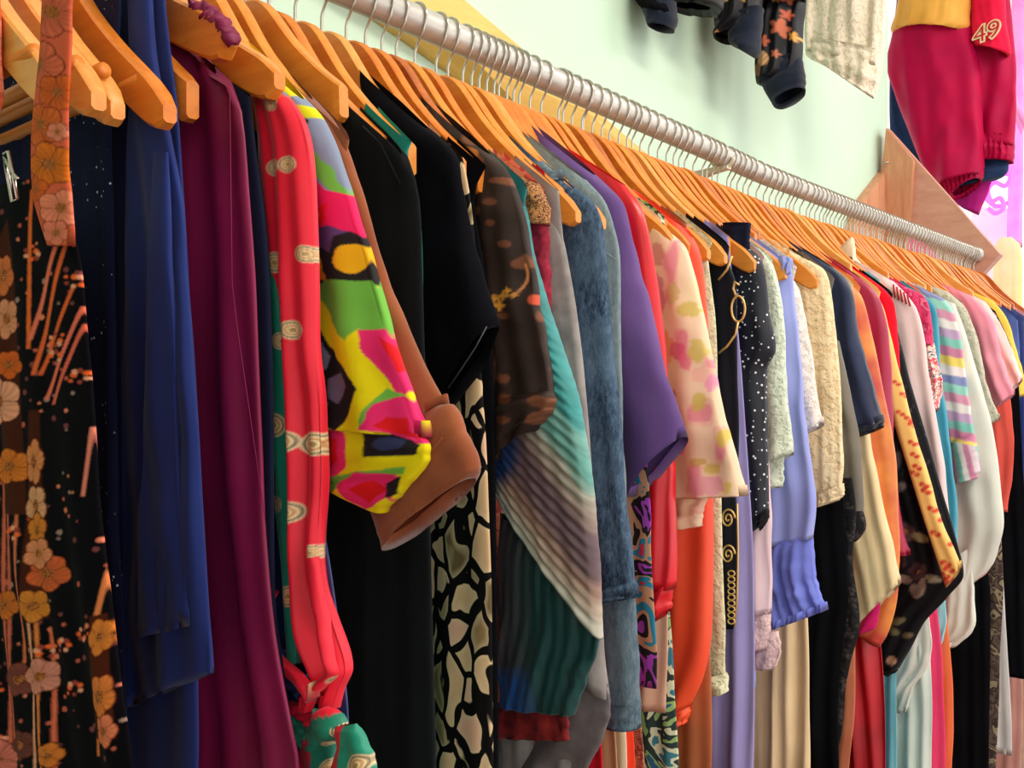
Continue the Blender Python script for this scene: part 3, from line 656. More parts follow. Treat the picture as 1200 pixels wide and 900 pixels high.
quad(g, X - 0.003, ap, [(500, 508, 376, 498), (509, 524, 378, 524), (500, 552, 384, 562), (456, 601, 404, 575)], 0.013, 'turned_cuff', 70, M=90, paint=paint_polys(YEL, sh), fold=0.0035, freq=16, top=1.0)

# brown suede jacket
X = 0.498
sue = fabric('brown_suede', (152, 84, 50), (126, 64, 38), rough=0.95, sheen=0.3, spec=0.1, nsc=14)
g = garment('brown_suede_jacket', 'rust brown suede jacket with a wide turned-back cuff', X, 'jacket', wi=1)
body(g, X, sue, hem=1.0)
sleeve(g, X, sue, [(372, 118), (398, 146), (414, 180), (432, 232), (452, 300), (476, 362), (502, 424), (522, 462), (532, 480)], (420, 560), fold=0.002, th=0.014)
quad(g, X - 0.004, sue, [(526, 474, 440, 575), (536, 474, 441, 580), (550, 505, 448, 605), (567, 548, 458, 632), (560, 560, 460, 644)], 0.018, 'cuff', 30, fold=0.001, top=1.0)
tube('seam', [(X - 0.022, *P(u, v, X)) for u, v in ((543, 512), (520, 540), (490, 560), (462, 575))], 0.0006, sue, g, 5)
tube('seam', [(X - 0.0135, *P(u, v, X)) for u, v in ((366, 122), (390, 148), (402, 172), (410, 196))], 0.0008, sue, g, 5)

# black wool dress and others
X = 0.556
wl = fabric('black_wool', (24, 28, 30), (16, 18, 20), rough=0.95, sheen=0.04, spec=0.05)
g = garment('long_black_wool_coat', 'long plain black wool coat hanging beside the brown suede cuff', X, 'coat')
body(g, X, wl, [(468, 168), (487, 196), (497, 238), (500, 300), (504, 450), (509, 600), (513, 750), (516, 905)], hem=0.6, th=0.015, neck=0.13, fold=0.002)
tube('shoulder_seam', [(X - 0.0145, *P(u, v, X)) for u, v in ((440, 152), (460, 172), (474, 200), (483, 218))], 0.0009, wl, g, 5)
X = 0.588
g = garment('teal_blouse', 'bright teal blouse with only its shoulder showing behind the black coat', X, 'blouse')
body(g, X, fabric('teal_cotton', (38, 156, 140), (30, 136, 124)), [(482, 186), (492, 215), (497, 245), (500, 330), (500, 600)], hem=1.0, neck=0.12, tip=0.174)
X = 0.622
g = garment('black_velvet_top', 'black velvet top with a wide flared elbow sleeve', X, 'top')
body(g, X, BLKV, hem=0.95, neck=0.13)
sleeve(g, X, BLKV, [(505, 152), (528, 172), (541, 196), (550, 240), (562, 288), (575, 332), (588, 372), (586, 384)], (520, 484), th=0.017, fold=0.004, freq=16)
tube('hem_stitch', [(X - 0.0165, *P(u, v, X)) for u, v in ((585, 384), (572, 408), (556, 432), (540, 455))], 0.0006, satin('charcoal_thread', (90, 90, 100)), g, 5)

# cream and black pebble print
X = 0.655
M_ = Mat('pebble_print')
def warped(M_, sc, amt):
    nz = M_.n('ShaderNodeTexNoise'); nz.inputs['Scale'].default_value = 0.9; nz.inputs['Detail'].default_value = 1
    M_.link(M_.scaled(sc), nz.inputs['Vector'])
    ad = M_.n('ShaderNodeVectorMath', operation='MULTIPLY_ADD'); ad.inputs[1].default_value = (amt, amt, amt)
    M_.link(nz.outputs['Color'], ad.inputs[0]); M_.link(M_.scaled(sc), ad.inputs[2]); return ad.outputs[0]
wv = warped(M_, (44, 44, 26), 0.9); vv = []
for ft, ou in (('DISTANCE_TO_EDGE', 'Distance'), ('F1', 'Color')):
    vx = M_.n('ShaderNodeTexVoronoi', feature=ft); vx.inputs['Scale'].default_value = 1; M_.link(wv, vx.inputs['Vector']); vv.append(vx.outputs[ou])
f = M_.ramp(vv[0], [(0.10, (0, 0, 0, 1)), (0.12, (1, 1, 1, 1))])
cc = M_.ramp(vv[1], [(0.2, rgb(214, 178, 136)), (0.4, rgb(146, 120, 80)), (0.52, rgb(226, 176, 148)), (0.68, rgb(104, 88, 58))], 'CONSTANT')
M_.base(M_.mix(f, rgb(14, 12, 12), M_.mix(M_.ramp(vv[0], [(0.1, rgb(220, 200, 160)), (0.3, rgb(20, 20, 20))]), cc, rgb(226, 206, 166)))); M_.set(Roughness=0.6, Specular_IOR_Level=0.1)
g = garment('pebble_print_dress', 'long black dress printed with cream and tan pebble shapes', X, 'dress')
body(g, X, M_.m, [(535, 166), (550, 200), (557, 240), (563, 300), (569, 430), (575, 520), (578, 600), (581, 700), (583, 905)], hem=0.5, neck=0.12, tip=0.174, th=0.013, fold=0.004, freq=24)
X = 0.682
g = garment('narrow_black_slip', 'narrow black slip dress right of the pebble print dress', X, 'dress')
body(g, X, BLK, [(560, 230), (574, 330), (583, 440), (585, 600), (587, 750), (588, 905)], hem=0.5, tip=0.18)

# dark brown sheer blouse with gold flowers
X = 0.706
def bro_paint(u, v):
    c = np.tile(L3((52, 40, 36)), (len(u), 1)) * (0.6 + 0.8 * vnoise(u / 26, v / 20, 8))[:, None]
    m = vnoise(u / 16, v / 12, 12) > 0.74; c[m] = c[m] * 0.5 + L3((150, 90, 60)) * 0.5
    for x, y, r in ((598, 352, 5), (607, 349, 5), (603, 360, 6), (611, 343, 4), (593, 358, 4), (617, 348, 3)):
        c[np.hypot(u - x, v - y) < r * (0.8 + .3 * np.cos(4 * np.arctan2(v - y, u - x)))] = L3((222, 158, 62))
    for x0, y0, x1, y1, b in ((616, 350, 624, 310, 6), (586, 395, 592, 455, 8), (608, 190, 590, 190, 2)):
        t = np.clip((v - y0) / (y1 - y0 + 1e-6), 0, 1); m = (np.abs(u - (x0 + (x1 - x0) * t + b * np.sin(t * 3.14))) < 1.2) & (v > min(y0, y1)) & (v < max(y0, y1)); c[m] = L3((200, 130, 80))
    c[np.hypot(u - 634, (v - 352)) < 6] = L3((200, 84, 60)); c[np.hypot(u - 590, (v - 440) * .7) < 4] = L3((190, 110, 70)); c[np.hypot((u - 560) * .6, v - 185) < 9] = L3((190, 112, 50))
    return c
g = garment('brown_floral_sheer_blouse', 'dark brown sheer blouse with small gold flowers and rolled short sleeve', X, 'blouse')
bp = painted('brown_floral_print', 0.5)
body(g, X, bp, hem=1.05, N=60, paint=bro_paint, neck=0.13)
sleeve(g, X, bp, [(578, 182), (596, 200), (608, 222), (617, 252), (624, 290), (635, 350), (643, 402), (650, 456), (652, 474)], (584, 498), N=160, M=60, paint=bro_paint, fold=0.0025, th=0.017)
quad(g, X - 0.003, bp, [(651, 458, 588, 470), (654, 474, 584, 500), (630, 506, 584, 540)], 0.018, 'rolled_cuff', 40, M=50, paint=bro_paint, fold=0.003, top=1.0)

# tie-dye pleated dress
X = 0.728
def tie_paint(u, v):
    s = v - (560 + 1.50 * (u - 585)) + 10 * (vnoise(u / 30, v / 30, 21) - .5); s = s + 3 * np.sin(s / 3.0)
    K = [-330, -215, -205, -165, -150, -118, -104, -70, -45, -16, 0, 10, 60]
    cs = [(40, 132, 136), (64, 160, 160), (120, 176, 168), (96, 164, 156), (178, 176, 160), (150, 128, 122), (104, 84, 92), (112, 90, 98), (168, 136, 122), (196, 184, 166), (190, 200, 190), (40, 110, 104), (20, 60, 66)]
    A_ = np.array([L3(k) for k in cs]); c = np.stack([np.interp(s, K, A_[:, i]) for i in range(3)], 1)
    bl = np.clip(1 - np.hypot((u - 598) / 34, (v - 528) / 46), 0, 1) ** .8; bl = np.clip(bl * 2.2, 0, 1)[:, None]
    c = c * (1 - bl) + L3((26, 62, 120))[None, :] * bl
    st = (0.86 + 0.14 * np.sin(s / 1.7))[:, None]
    return c * st
def tie2(u, v):
    t = np.clip((u - 596) / 50, 0, 1)[:, None]; a = L3((70, 60, 66))[None, :] * (1 - t) + L3((14, 74, 76))[None, :] * t
    b = np.clip((v - 775) / 20, 0, 1)[:, None] * np.clip((642 - u) / 20, 0, 1)[:, None]
    return (a * (1 - b) + L3((28, 84, 160))[None, :] * b) * (0.8 + .2 * np.sin(u * .9 + 2 * vnoise(u / 8, v / 40, 4)))[:, None]
g = garment('tie_dye_pleated_dress', 'crinkle-pleated tie-dye dress in teal, mauve and blue with drooping sleeve', X, 'dress')
tp = painted('tie_dye_print', 0.55, 0.1, 0.35)
body(g, X, tp, hem=1.0, N=80, M=40, paint=tie_paint)
sleeve(g, X, tp, [(606, 218), (620, 248), (629, 300), (641, 342), (656, 390), (673, 442), (688, 500), (697, 560), (703, 622), (707, 700), (709, 748)], (580, 556), N=200, M=110, paint=tie_paint, th=0.020, fold=0.001, hpleat=0.0012, hn=34)
quad(g, X + 0.006, tp, [(700, 690, 590, 600), (707, 752, 590, 700), (690, 800, 590, 780), (676, 836, 590, 826)], 0.012, 'under_sleeve', 90, M=70, paint=tie2, fold=0.003, pleat=0.0014, pfreq=70)
quad(g, X + 0.012, fabric('dark_red_fringe', (150, 44, 44), (84, 20, 28), nsc=60), [(668, 826, 585, 822), (671, 850, 585, 846), (672, 866, 585, 862)], 0.008, 'fringed_hem', 14, fold=0.003, freq=80)

# coral blouse with crimson lace sleeve
X = 0.757
g = garment('coral_patterned_blouse', 'coral pink patterned blouse with a rosette collar and crimson lace sleeve', X, 'blouse', narrow=0.95, cut=None)
cor = blobs('coral_print', [(236, 122, 92), (240, 146, 112), (206, 84, 78), (238, 130, 100)], 24)
body(g, X, cor, hem=1.1, neck=0.13)
sleeve(g, X, fabric('crimson_lace', (156, 40, 62), (110, 26, 44), nsc=120, bump=0.5), [(622, 216), (638, 236), (646, 262), (648, 300), (650, 366)], (620, 370), wtop=0.06, th=0.012)
quad(g, X - 0.006, blobs('tan_leopard', [(196, 140, 80), (170, 112, 60), (60, 30, 30), (206, 150, 92)], 220), [(634, 216, 612, 206), (645, 240, 618, 240), (644, 264, 620, 268)], 0.013, 'shoulder_patch', 14)
V = []
for i in range(46):
    t = i / 45; r = 0.013 * (1 - t * .75); V.append((X - 0.004 + 0.006 * math.sin(i), P(500, 128, X)[0] + r * math.cos(t * 14), P(500, 126, X)[1] + r * math.sin(t * 14)))
tube('rosette', V, 0.004, cor, g, 7)
collar(g, X, cor, [(508, 132), (530, 146), (560, 168), (600, 202), (626, 222)], 0.012)

# grey suede jacket
X = 0.792
gs = fabric('grey_suede', (152, 146, 144), (122, 116, 116), rough=0.95, sheen=0.1, spec=0.1, nsc=40)
g = garment('grey_suede_jacket', 'soft grey suede jacket with long sleeve next to the dark denim jacket', X, 'jacket', narrow=1.02, cut=None, wi=1)
body(g, X, gs, [(664, 280), (668, 330), (674, 420), (680, 600), (690, 780)], hem=0.95, neck=0.13, tip=0.185)
sleeve(g, X, gs, [(652, 246), (664, 284), (672, 326), (680, 376), (687, 438), (694, 506), (699, 602), (706, 700), (713, 772), (718, 818)], (630, 740), th=0.015)
quad(g, X, fabric('grey_linen', (112, 104, 106), (92, 86, 90), nsc=50), [(716, 800, 640, 730), (718, 826, 612, 800), (713, 856, 610, 860), (686, 910, 606, 905)], 0.012, 'cuff_flap', 30, fold=0.004, freq=14)
collar(g, X, gs, [(530, 130), (545, 132), (560, 150), (590, 184)], 0.012, drop=0.045)
tube('hanger_bar_end', [(X, *P(606, 186, X)), (X, *P(648, 240, X))], 0.0, gs, g, 3) if False else None

# dark denim jacket
X = 0.838
dd = denim('dark_denim', (32, 48, 74), (92, 116, 140)); dl = denim('washed_denim', (66, 86, 104), (116, 134, 146))
g = garment('dark_denim_jacket', 'dark blue denim jacket with turned cuff over a washed denim sleeve', X, 'jacket', narrow=1.02, cut=None, wi=1)
body(g, X, dd, hem=1.0, neck=0.13, tip=0.18)
sleeve(g, X, dd, [(676, 222), (697, 236), (708, 262), (713, 304), (717, 366), (723, 430), (731, 504), (739, 600), (745, 656), (747, 700)], (696, 706), th=0.016, fold=0.002, N=60)
quad(g, X + 0.003, dl, [(746, 690, 700, 694), (750, 750, 708, 750), (752, 810, 714, 810), (750, 851, 716, 846)], 0.013, 'inner_sleeve', 30, fold=0.002, top=1.0)
quad(g, X, dd, [(747, 680, 696, 690), (749, 696, 700, 708)], 0.018, 'turned_cuff', 10, fold=0.001, top=1.0)
quad(g, X + 0.003, dl, [(751, 824, 715, 822), (751, 853, 716, 848)], 0.015, 'cuff_band', 8, fold=0.0, top=1.0)
collar(g, X, dd, [(548, 122), (556, 126), (572, 146), (588, 162)], 0.012, drop=0.04)
quad(g, X - 0.006, dl, [(640, 190, 612, 206), (664, 212, 632, 228)], 0.010, 'folded_waistband', 12, top=1.0)

X = 0.868
gd = denim('pale_grey_denim', (104, 122, 130), (140, 156, 160))
g = garment('grey_blue_denim_shirt', 'pale grey-blue denim shirt between the dark denim jacket and the purple shirt', X, 'shirt')
body(g, X, gd, hem=1.0, neck=0.13)
sleeve(g, X, gd, [(690, 212), (711, 236), (723, 268), (729, 302), (730, 400), (734, 520), (742, 700)], (700, 700), th=0.012)
collar(g, X, gd, [(568, 124), (580, 128), (598, 150), (612, 170)], 0.012, drop=0.045)
tube('sleeve_seam', [(X - 0.012, *P(u, v, X)) for u, v in ((700, 252), (714, 296), (729, 306))], 0.0009, gd, g, 5)
X = 0.905
pu = fabric('purple_cotton', (110, 82, 142), (90, 64, 122), rough=0.8, sheen=0.1)
g = garment('purple_shirt', 'purple shirt with a wide half sleeve and pointed collar', X, 'shirt')
body(g, X, pu, hem=1.05, neck=0.13)
sleeve(g, X, pu, [(700, 206), (730, 236), (738, 262), (748, 302), (761, 352), (776, 412), (791, 464), (805, 512)], (742, 582), th=0.021, fold=0.003, freq=14, N=60, taper_end=1.2)
collar(g, X, pu, [(586, 132), (596, 142), (616, 166), (640, 184), (690, 208)], 0.012, drop=0.035)

X = 0.921
pm = blobs('purple_black_print', [(18, 16, 22), (150, 60, 170), (20, 18, 24), (176, 130, 100), (30, 120, 150), (200, 30, 60)], 17)
g = garment('purple_black_print_dress', 'black dress with purple and teal patches showing under the purple sleeve', X, 'dress')
body(g, X, pm, [(750, 420), (762, 560), (767, 650), (771, 740), (773, 806)], hem=P(772, 806, X)[1], tip=0.18)
X = 0.946
rs = satin('scarlet_satin', (224, 20, 36), (196, 10, 30), rough=0.32)
g = garment('scarlet_satin_blouse', 'scarlet satin blouse with gathered cuff right of the purple shirt', X, 'blouse')
body(g, X, rs, hem=1.0, neck=0.13)
sleeve(g, X, rs, [(736, 218), (755, 246), (766, 290), (777, 366), (785, 440), (791, 545), (793, 650), (790, 690)], (768, 690), th=0.016, fold=0.004, freq=45)
quad(g, X, rs, [(790, 684, 768, 690), (788, 700, 769, 705), (786, 714, 770, 728)], 0.013, 'cuff', 10, fold=0.003, freq=70, top=1.0)
X = 0.968
g = garment('beige_crepe_dress', 'beige crepe dress whose hem shows below the scarlet cuff', X, 'dress')
body(g, X, fabric('beige_crepe', (206, 166, 142), (188, 146, 122)), [(775, 500), (784, 700), (786, 780), (784, 828)], hem=P(784, 836, X)[1], tip=0.18, fold=0.005)

# pink floral blouse
X = 1.008
def pinkfl(u, v):
    c = np.tile(L3((240, 206, 176)), (len(u), 1)); n = vnoise(u / 14, v / 22, 31); n2 = vnoise(u / 20, v / 26, 37)
    for m, k in ((n > .62, (238, 170, 160)), (n > .75, (226, 120, 150)), (n2 > .74, (238, 214, 170))): c[m] = c[m] * .35 + L3(k) * .65
    for x, y, a, b, k in ((780, 350, 10, 30, (214, 130, 150)), (788, 410, 12, 22, (238, 150, 100)), (806, 412, 9, 10, (226, 90, 130)), (815, 425, 8, 10, (236, 120, 150)), (800, 345, 7, 12, (200, 178, 110)), (815, 364, 10, 9, (206, 184, 84)), (826, 412, 9, 14, (212, 190, 90)), (830, 470, 7, 12, (206, 186, 80)), (800, 462, 5, 6, (176, 130, 90)), (805, 488, 6, 5, (170, 124, 84)),
                          (855, 512, 6, 10, (214, 190, 76)), (845, 548, 9, 6, (212, 184, 84)), (828, 540, 10, 5, (212, 170, 90)), (805, 520, 12, 12, (222, 110, 150)), (840, 450, 6, 10, (230, 140, 180)), (862, 570, 6, 8, (220, 196, 90)), (838, 568, 22, 12, (230, 150, 170)), (782, 300, 8, 14, (210, 140, 130))):
        m = np.hypot((u - x) / a, (v - y) / b) + .5 * (vnoise(u / 4, v / 4, 9) - .5) < 1; c[m] = c[m] * .2 + L3(k) * .8
    return c
g = garment('pink_floral_blouse', 'pale peach chiffon blouse with pink and olive flowers and a flared sleeve', X, 'blouse', narrow=1.0, cut=None, wi=1, hx=0.992)
pf_ = painted('pink_floral_print', 0.7)
body(g, X, pf_, hem=1.05, N=60, paint=pinkfl, tip=0.18)
sleeve(g, X, pf_, [(790, 276), (806, 292), (817, 328), (830, 386), (838, 426), (850, 474), (861, 520), (879, 580)], (792, 584), N=150, M=60, paint=pinkfl, th=0.018, fold=0.004, freq=20, taper_end=1.4)
quad(g, X + 0.004, pf_, [(838, 568, 792, 566), (830, 590, 793, 594), (825, 616, 793, 621)], 0.012, 'inner_flare', 40, M=30, paint=pinkfl, fold=0.004, top=1.0)

X = 1.03
g = garment('blue_green_marbled_dress', 'blue and green marbled dress peeking out below the orange cuff', X, 'dress')
body(g, X, blobs('marble_print', [(44, 96, 140), (150, 190, 120), (40, 60, 60), (214, 222, 190), (60, 130, 150)], 13, dist=3), [(780, 600), (793, 800), (797, 860), (799, 905)], hem=0.6, tip=0.17)
X = 1.058
ora = satin('orange_crepe', (246, 84, 44), (232, 60, 34), rough=0.5)
g = garment('orange_dress', 'bright orange-red dress with a long balloon sleeve and knotted cuff', X, 'dress', narrow=0.98, cut=None, wi=0, hx=1.04)
body(g, X, ora, hem=0.95, neck=0.13)
sleeve(g, X, ora, [(806, 268), (820, 290), (828, 330), (832, 400), (836, 500), (838, 600), (838, 700), (835, 752), (826, 796), (808, 828)], (786, 836), wtop=0.08, th=0.017, fold=0.004, freq=26, N=60)
quad(g, X, ora, [(802, 822, 786, 830), (810, 832, 772, 846), (806, 846, 758, 862)], 0.016, 'knotted_cuff', 16, fold=0.004, freq=50, top=0.9)
X = 1.085
g = garment('rust_skirt_dress', 'plain rust brown dress whose skirt shows below the cream beaded dress', X, 'dress')
body(g, X, satin('rust_satin', (176, 96, 56), (150, 76, 44), rough=0.5), [(820, 500), (831, 700), (836, 800), (836, 905)], hem=0.5, tip=0.17)
X = 1.108
cs = lace('pale_green_lace', (216, 214, 180), (186, 188, 152), 260)
g = garment('pale_beaded_lace_dress', 'pale greenish cream beaded lace dress with long sleeve next to the orange dress', X, 'dress', narrow=0.98, cut=None, wi=1, hx=1.088)
body(g, X, cs, [(832, 300), (841, 380), (844, 480), (847, 590), (851, 680), (853, 806)], hem=P(852, 812, X)[1], th=0.015, fold=0.003)
quad(g, X, cs, [(853, 788, 816, 790), (855, 811, 814, 813)], 0.018, 'beaded_hem', 10, top=1.0)
X = 1.155
g = garment('black_gold_trim_dress', 'black satin dress with gold cord scrolls down the front', X, 'dress', narrow=0.98, cut=None, wi=1, hx=1.134)
bs = satin('black_satin', (18, 20, 32), (12, 13, 22), rough=0.5, spec=0.12)
body(g, X, bs, [(856, 306), (864, 330), (866, 388), (867, 440), (868, 505), (865, 600), (867, 650), (864, 724), (862, 736)], hem=P(862, 738, X)[1], th=0.015)
gold = plain('gold_cord', (226, 190, 120), 0.35, 0.5)
def cord(path, r=0.0016, nm='gold_cord', xo=-0.016): tube(nm, [(X + xo, *P(u, v, X + xo)) for u, v in path], r, gold, g, 5)
cord([(865 + 8 * math.cos(a), 362 + 15 * math.sin(a)) for a in np.linspace(0, 6.4, 26)], xo=-0.012)
cord([(865, 377), (862, 392), (852, 406), (842, 414)]); cord([(858, 300), (852, 316), (842, 328)]); cord([(862, 346), (859, 338), (861, 330), (866, 334)], xo=-0.011)
for cy0 in (608, 650):
    cord([(853 + (.6 + .62 * a) * math.cos(a), cy0 + (.8 + .9 * a) * math.sin(a)) for a in np.linspace(0.4, 12.5, 60)], 0.0014)
for k in range(9): cord([(857 + 4 * math.cos(a), 672 + k * 7 + 3.2 * math.sin(a)) for a in np.linspace(0, 6.3, 12)], 0.0011)
cord([(864, 590), (865, 640), (864, 700), (861, 735)], 0.0013, xo=-0.011)
X = 1.20
g = garment('lavender_long_dress', 'long lavender dress seen below the polka dot sleeve', X, 'dress')
body(g, X, fabric('lavender_crepe', (158, 150, 206), (142, 132, 190)), [(870, 420), (882, 600), (886, 700), (885, 905)], hem=0.5, tip=0.17, fold=0.012, freq=32)
X = 1.236
g = garment('black_polka_dot_dress', 'black dress with scattered white dots and scalloped lace sleeve edge', X, 'dress', narrow=1.0, cut=None, wi=1, hx=1.214)
pd = dots('white_dots_on_black', (14, 18, 34), (235, 235, 240), 128, 0.18)
body(g, X, pd, hem=1.0, tip=0.18)
sleeve(g, X, pd, [(876, 290), (891, 300), (898, 318), (903, 366), (910, 410), (901, 430), (900, 500), (900, 560), (902, 606)], (866, 636), th=0.018, wtop=0.08, fold=0.003)
quad(g, X - 0.002, lace('black_scallop_lace', (14, 14, 18), (50, 48, 52), 140), [(903, 596, 866, 622), (902, 606, 866, 634), (896, 616, 868, 642)], 0.016, 'lace_hem', 14, M=60, fold=0.002, freq=90, top=1.0)
quad(g, X - 0.004, NAVY, [(882, 262, 850, 262), (880, 296, 846, 290)], 0.009, 'navy_wrap', 10, top=1.0)
V = [(X - 0.016 + 0.007 * math.sin(i * 1.9), *P(733 + 36 * i / 39, 204 + 22 * i / 39 - 6 * math.sin(i / 39 * 3.1) + 3 * math.sin(i * 1.2), X)) for i in range(40)]
tube('gathered_neckline', V, [0.009 + 0.003 * abs(math.sin(i * .7)) for i in range(40)], pd, g, 8)
X = 1.262
pl = lace('blush_lace', (226, 196, 196), (206, 168, 172), 210)
g = garment('blush_lace_sleeve_dress', 'blush pink dress with eyelet lace cuff hanging over the lavender skirt', X, 'dress')
body(g, X, fabric('blush_crepe', (226, 190, 186), (210, 170, 168)), hem=1.12)
sleeve(g, X, fabric('blush_voile', (224, 198, 204), (206, 178, 188)), [(890, 330), (900, 500), (906, 600), (906, 680), (905, 718)], (872, 718), th=0.013, wtop=0.05, fold=0.004, freq=50)
quad(g, X, pl, [(905, 714, 872, 714), (905, 740, 871, 740), (903, 760, 870, 758)], 0.014, 'lace_cuff', 14, fold=0.002, top=1.0)
quad(g, X + 0.006, pl, [(914, 738, 886, 740), (916, 760, 886, 775), (910, 784, 884, 783)], 0.010, 'lace_flounce', 12, fold=0.003, top=1.0)
X = 1.288
g = garment('pale_mint_lace_blouse', 'pale mint lace blouse with scalloped sleeve beside the polka dot dress', X, 'blouse')
ml = lace('mint_lace', (214, 224, 206), (186, 200, 184), 230)
body(g, X, ml, hem=1.1)
sleeve(g, X, ml, [(898, 296), (908, 312), (916, 342), (922, 392), (924, 452), (928, 500), (931, 532)], (898, 546), th=0.014, wtop=0.06, taper_end=1.3)
quad(g, X + 0.004, ml, [(922, 530, 896, 530), (919, 556, 898, 560), (918, 571, 899, 573)], 0.010, 'inner_sleeve', 12, top=1.0)
X = 1.335
lv = fabric('periwinkle_chiffon', (158, 168, 232), (140, 150, 220), rough=0.6, sheen=0.2)
g = garment('periwinkle_gown', 'periwinkle blue chiffon gown with a gathered flounce at the sleeve end', X, 'dress', narrow=1.0, cut=None, wi=1, hx=1.314)
body(g, X, lv, hem=1.0)
sleeve(g, X, lv, [(912, 300), (928, 316), (932, 350), (937, 392), (943, 466), (947, 500), (953, 540), (958, 590), (955, 630)], (906, 640), th=0.016, wtop=0.07, fold=0.005, freq=34, N=56)
quad(g, X, fabric('deep_periwinkle', (120, 132, 220), (104, 116, 206), rough=0.6), [(954, 626, 908, 634), (956, 672, 906, 672), (964, 700, 905, 710), (971, 714, 904, 738)], 0.020, 'flounce', 36, M=40, fold=0.006, freq=60, top=0.6, taper_end=1.4)
quad(g, X - 0.008, lv, [(928, 302, 916, 300), (931, 306, 918, 314), (926, 322, 920, 330)], 0.008, 'shoulder_ruffle', 10, fold=0.004, freq=120)
X = 1.372
g = garment('white_lace_blouse', 'white lace blouse with scalloped half sleeve between the periwinkle and cream ones', X, 'blouse')
wlc = lace('white_lace', (236, 228, 220), (216, 204, 196), 220)
body(g, X, wlc, hem=1.1)
sleeve(g, X, wlc, [(922, 316), (938, 340), (944, 366), (952, 416), (960, 466), (967, 498)], (934, 514), th=0.015, wtop=0.06, taper_end=1.2)
X = 1.40
g = garment('long_cream_skirt_dress', 'long cream chiffon dress with straight folds below the periwinkle flounce', X, 'dress')
body(g, X, fabric('cream_chiffon', (234, 206, 164), (218, 188, 146)), [(930, 500), (942, 640), (949, 740), (951, 905)], hem=0.45, tip=0.17, fold=0.012, freq=42)
X = 1.452
ct = lace('cream_lace', (238, 216, 176), (220, 190, 146), 190)
g = garment('cream_lace_dress', 'cream ribbed lace dress with tiered scalloped sleeve', X, 'dress', narrow=1.0, cut=None, wi=1, hx=1.43)
body(g, X, ct, hem=1.05, pleat=0.0012, pfreq=70)
sleeve(g, X, ct, [(950, 306), (968, 318), (976, 350), (981, 400), (986, 460), (989, 520), (990, 552), (988, 578)], (954, 590), th=0.018, wtop=0.07, fold=0.003, pleat=0.0013, pfreq=75)
quad(g, X - 0.002, ct, [(990, 566, 955, 578), (990, 578, 956, 590), (984, 586, 960, 594)], 0.0175, 'scalloped_hem', 14, M=60, fold=0.003, freq=60, top=1.0)
X = 1.485
g = garment('long_black_lace_dress', 'long black dress with scalloped black lace edging below the cream sleeve', X, 'dress')
body(g, X, BLK, [(975, 480), (988, 560), (993, 640), (996, 700), (987, 780), (984, 840), (985, 905)], hem=0.4, tip=0.17, fold=0.004)
bl_ = lace('black_lace', (22, 22, 26), (66, 60, 58), 120)
quad(g, X + 0.008, bl_, [(1001, 560, 978, 560), (1003, 640, 976, 640), (1006, 720, 980, 720), (997, 790, 972, 790), (986, 850, 960, 850), (978, 905, 955, 905)], 0.006, 'lace_edging', 40, fold=0.003, freq=60, wav=0.004)
X = 1.52
g = garment('grey_sheer_lace_cuff_blouse', 'sheer grey blouse with a black lace cuff below the navy sleeve', X, 'blouse')
shg = fabric('grey_sheer', (132, 126, 116), (112, 106, 98))
body(g, X, shg, hem=1.15)
sleeve(g, X, shg, [(985, 400), (1002, 480), (1010, 520), (1012, 560), (1013, 602)], (990, 604), wtop=0.05, th=0.012)
quad(g, X, bl_, [(1013, 598, 992, 598), (1015, 618, 994, 622), (1006, 632, 992, 640)], 0.014, 'lace_cuff', 10, fold=0.002, top=1.0)
X = 1.558
ns = fabric('navy_organza', (40, 50, 82), (26, 34, 62), rough=0.45, sheen=0.3)
g = garment('navy_organza_blouse', 'navy organza blouse with a stiff bell sleeve right of the cream lace', X, 'blouse')
body(g, X, ns, hem=1.1)
sleeve(g, X, ns, [(978, 314), (993, 328), (1001, 346), (1008, 392), (1018, 430), (1027, 464), (1036, 494)], (1000, 512), th=0.022, wtop=0.08, fold=0.005, freq=36, taper_end=1.2)
quad(g, X, satin('navy_ribbon', (24, 30, 52)), [(1035, 490, 1000, 504), (1036, 500, 1001, 514)], 0.024, 'ribbon_hem', 8, fold=0.002, top=1.0)
X = 1.582
g = garment('terracotta_dress', 'terracotta dress showing as a narrow strip left of the red pleated skirt', X, 'dress')
body(g, X, fabric('terracotta', (200, 122, 90), (180, 100, 72)), [(1000, 640), (1004, 770), (1002, 840), (996, 905)], hem=0.5, tip=0.16)
X = 1.602
cj = fabric('cream_wool', (240, 218, 174), (226, 200, 156), rough=0.85)
g = garment('cream_jacket', 'cream jacket with a long wide sleeve and pale lining', X, 'jacket')
body(g, X, cj, hem=1.05)
sleeve(g, X, cj, [(996, 330), (1010, 420), (1021, 510), (1029, 556), (1038, 602), (1050, 646), (1056, 682)], (1003, 738), th=0.018, wtop=0.07, fold=0.003, taper_end=1.2)
quad(g, X + 0.003, fabric('magenta_lining', (210, 30, 110), (180, 20, 80)), [(1034, 692, 1010, 716), (1030, 728, 1012, 726), (1024, 738, 1008, 744)], 0.010, 'lining', 10, top=1.0)
collar(g, X, blobs('green_floral_scarf', [(30, 120, 80), (200, 190, 90), (40, 140, 100), (196, 110, 110)], 40), [(874, 238), (886, 240), (896, 262), (908, 286), (924, 304)], 0.014, name='green_scarf', drop=0.03)
X = 1.635
io = satin('orange_shot_silk', (240, 150, 70), (204, 70, 60), rough=0.42, nsc=16)
g = garment('orange_shot_silk_coat', 'iridescent orange and red shot silk coat with long sleeve', X, 'coat')
body(g, X, io, hem=1.0)
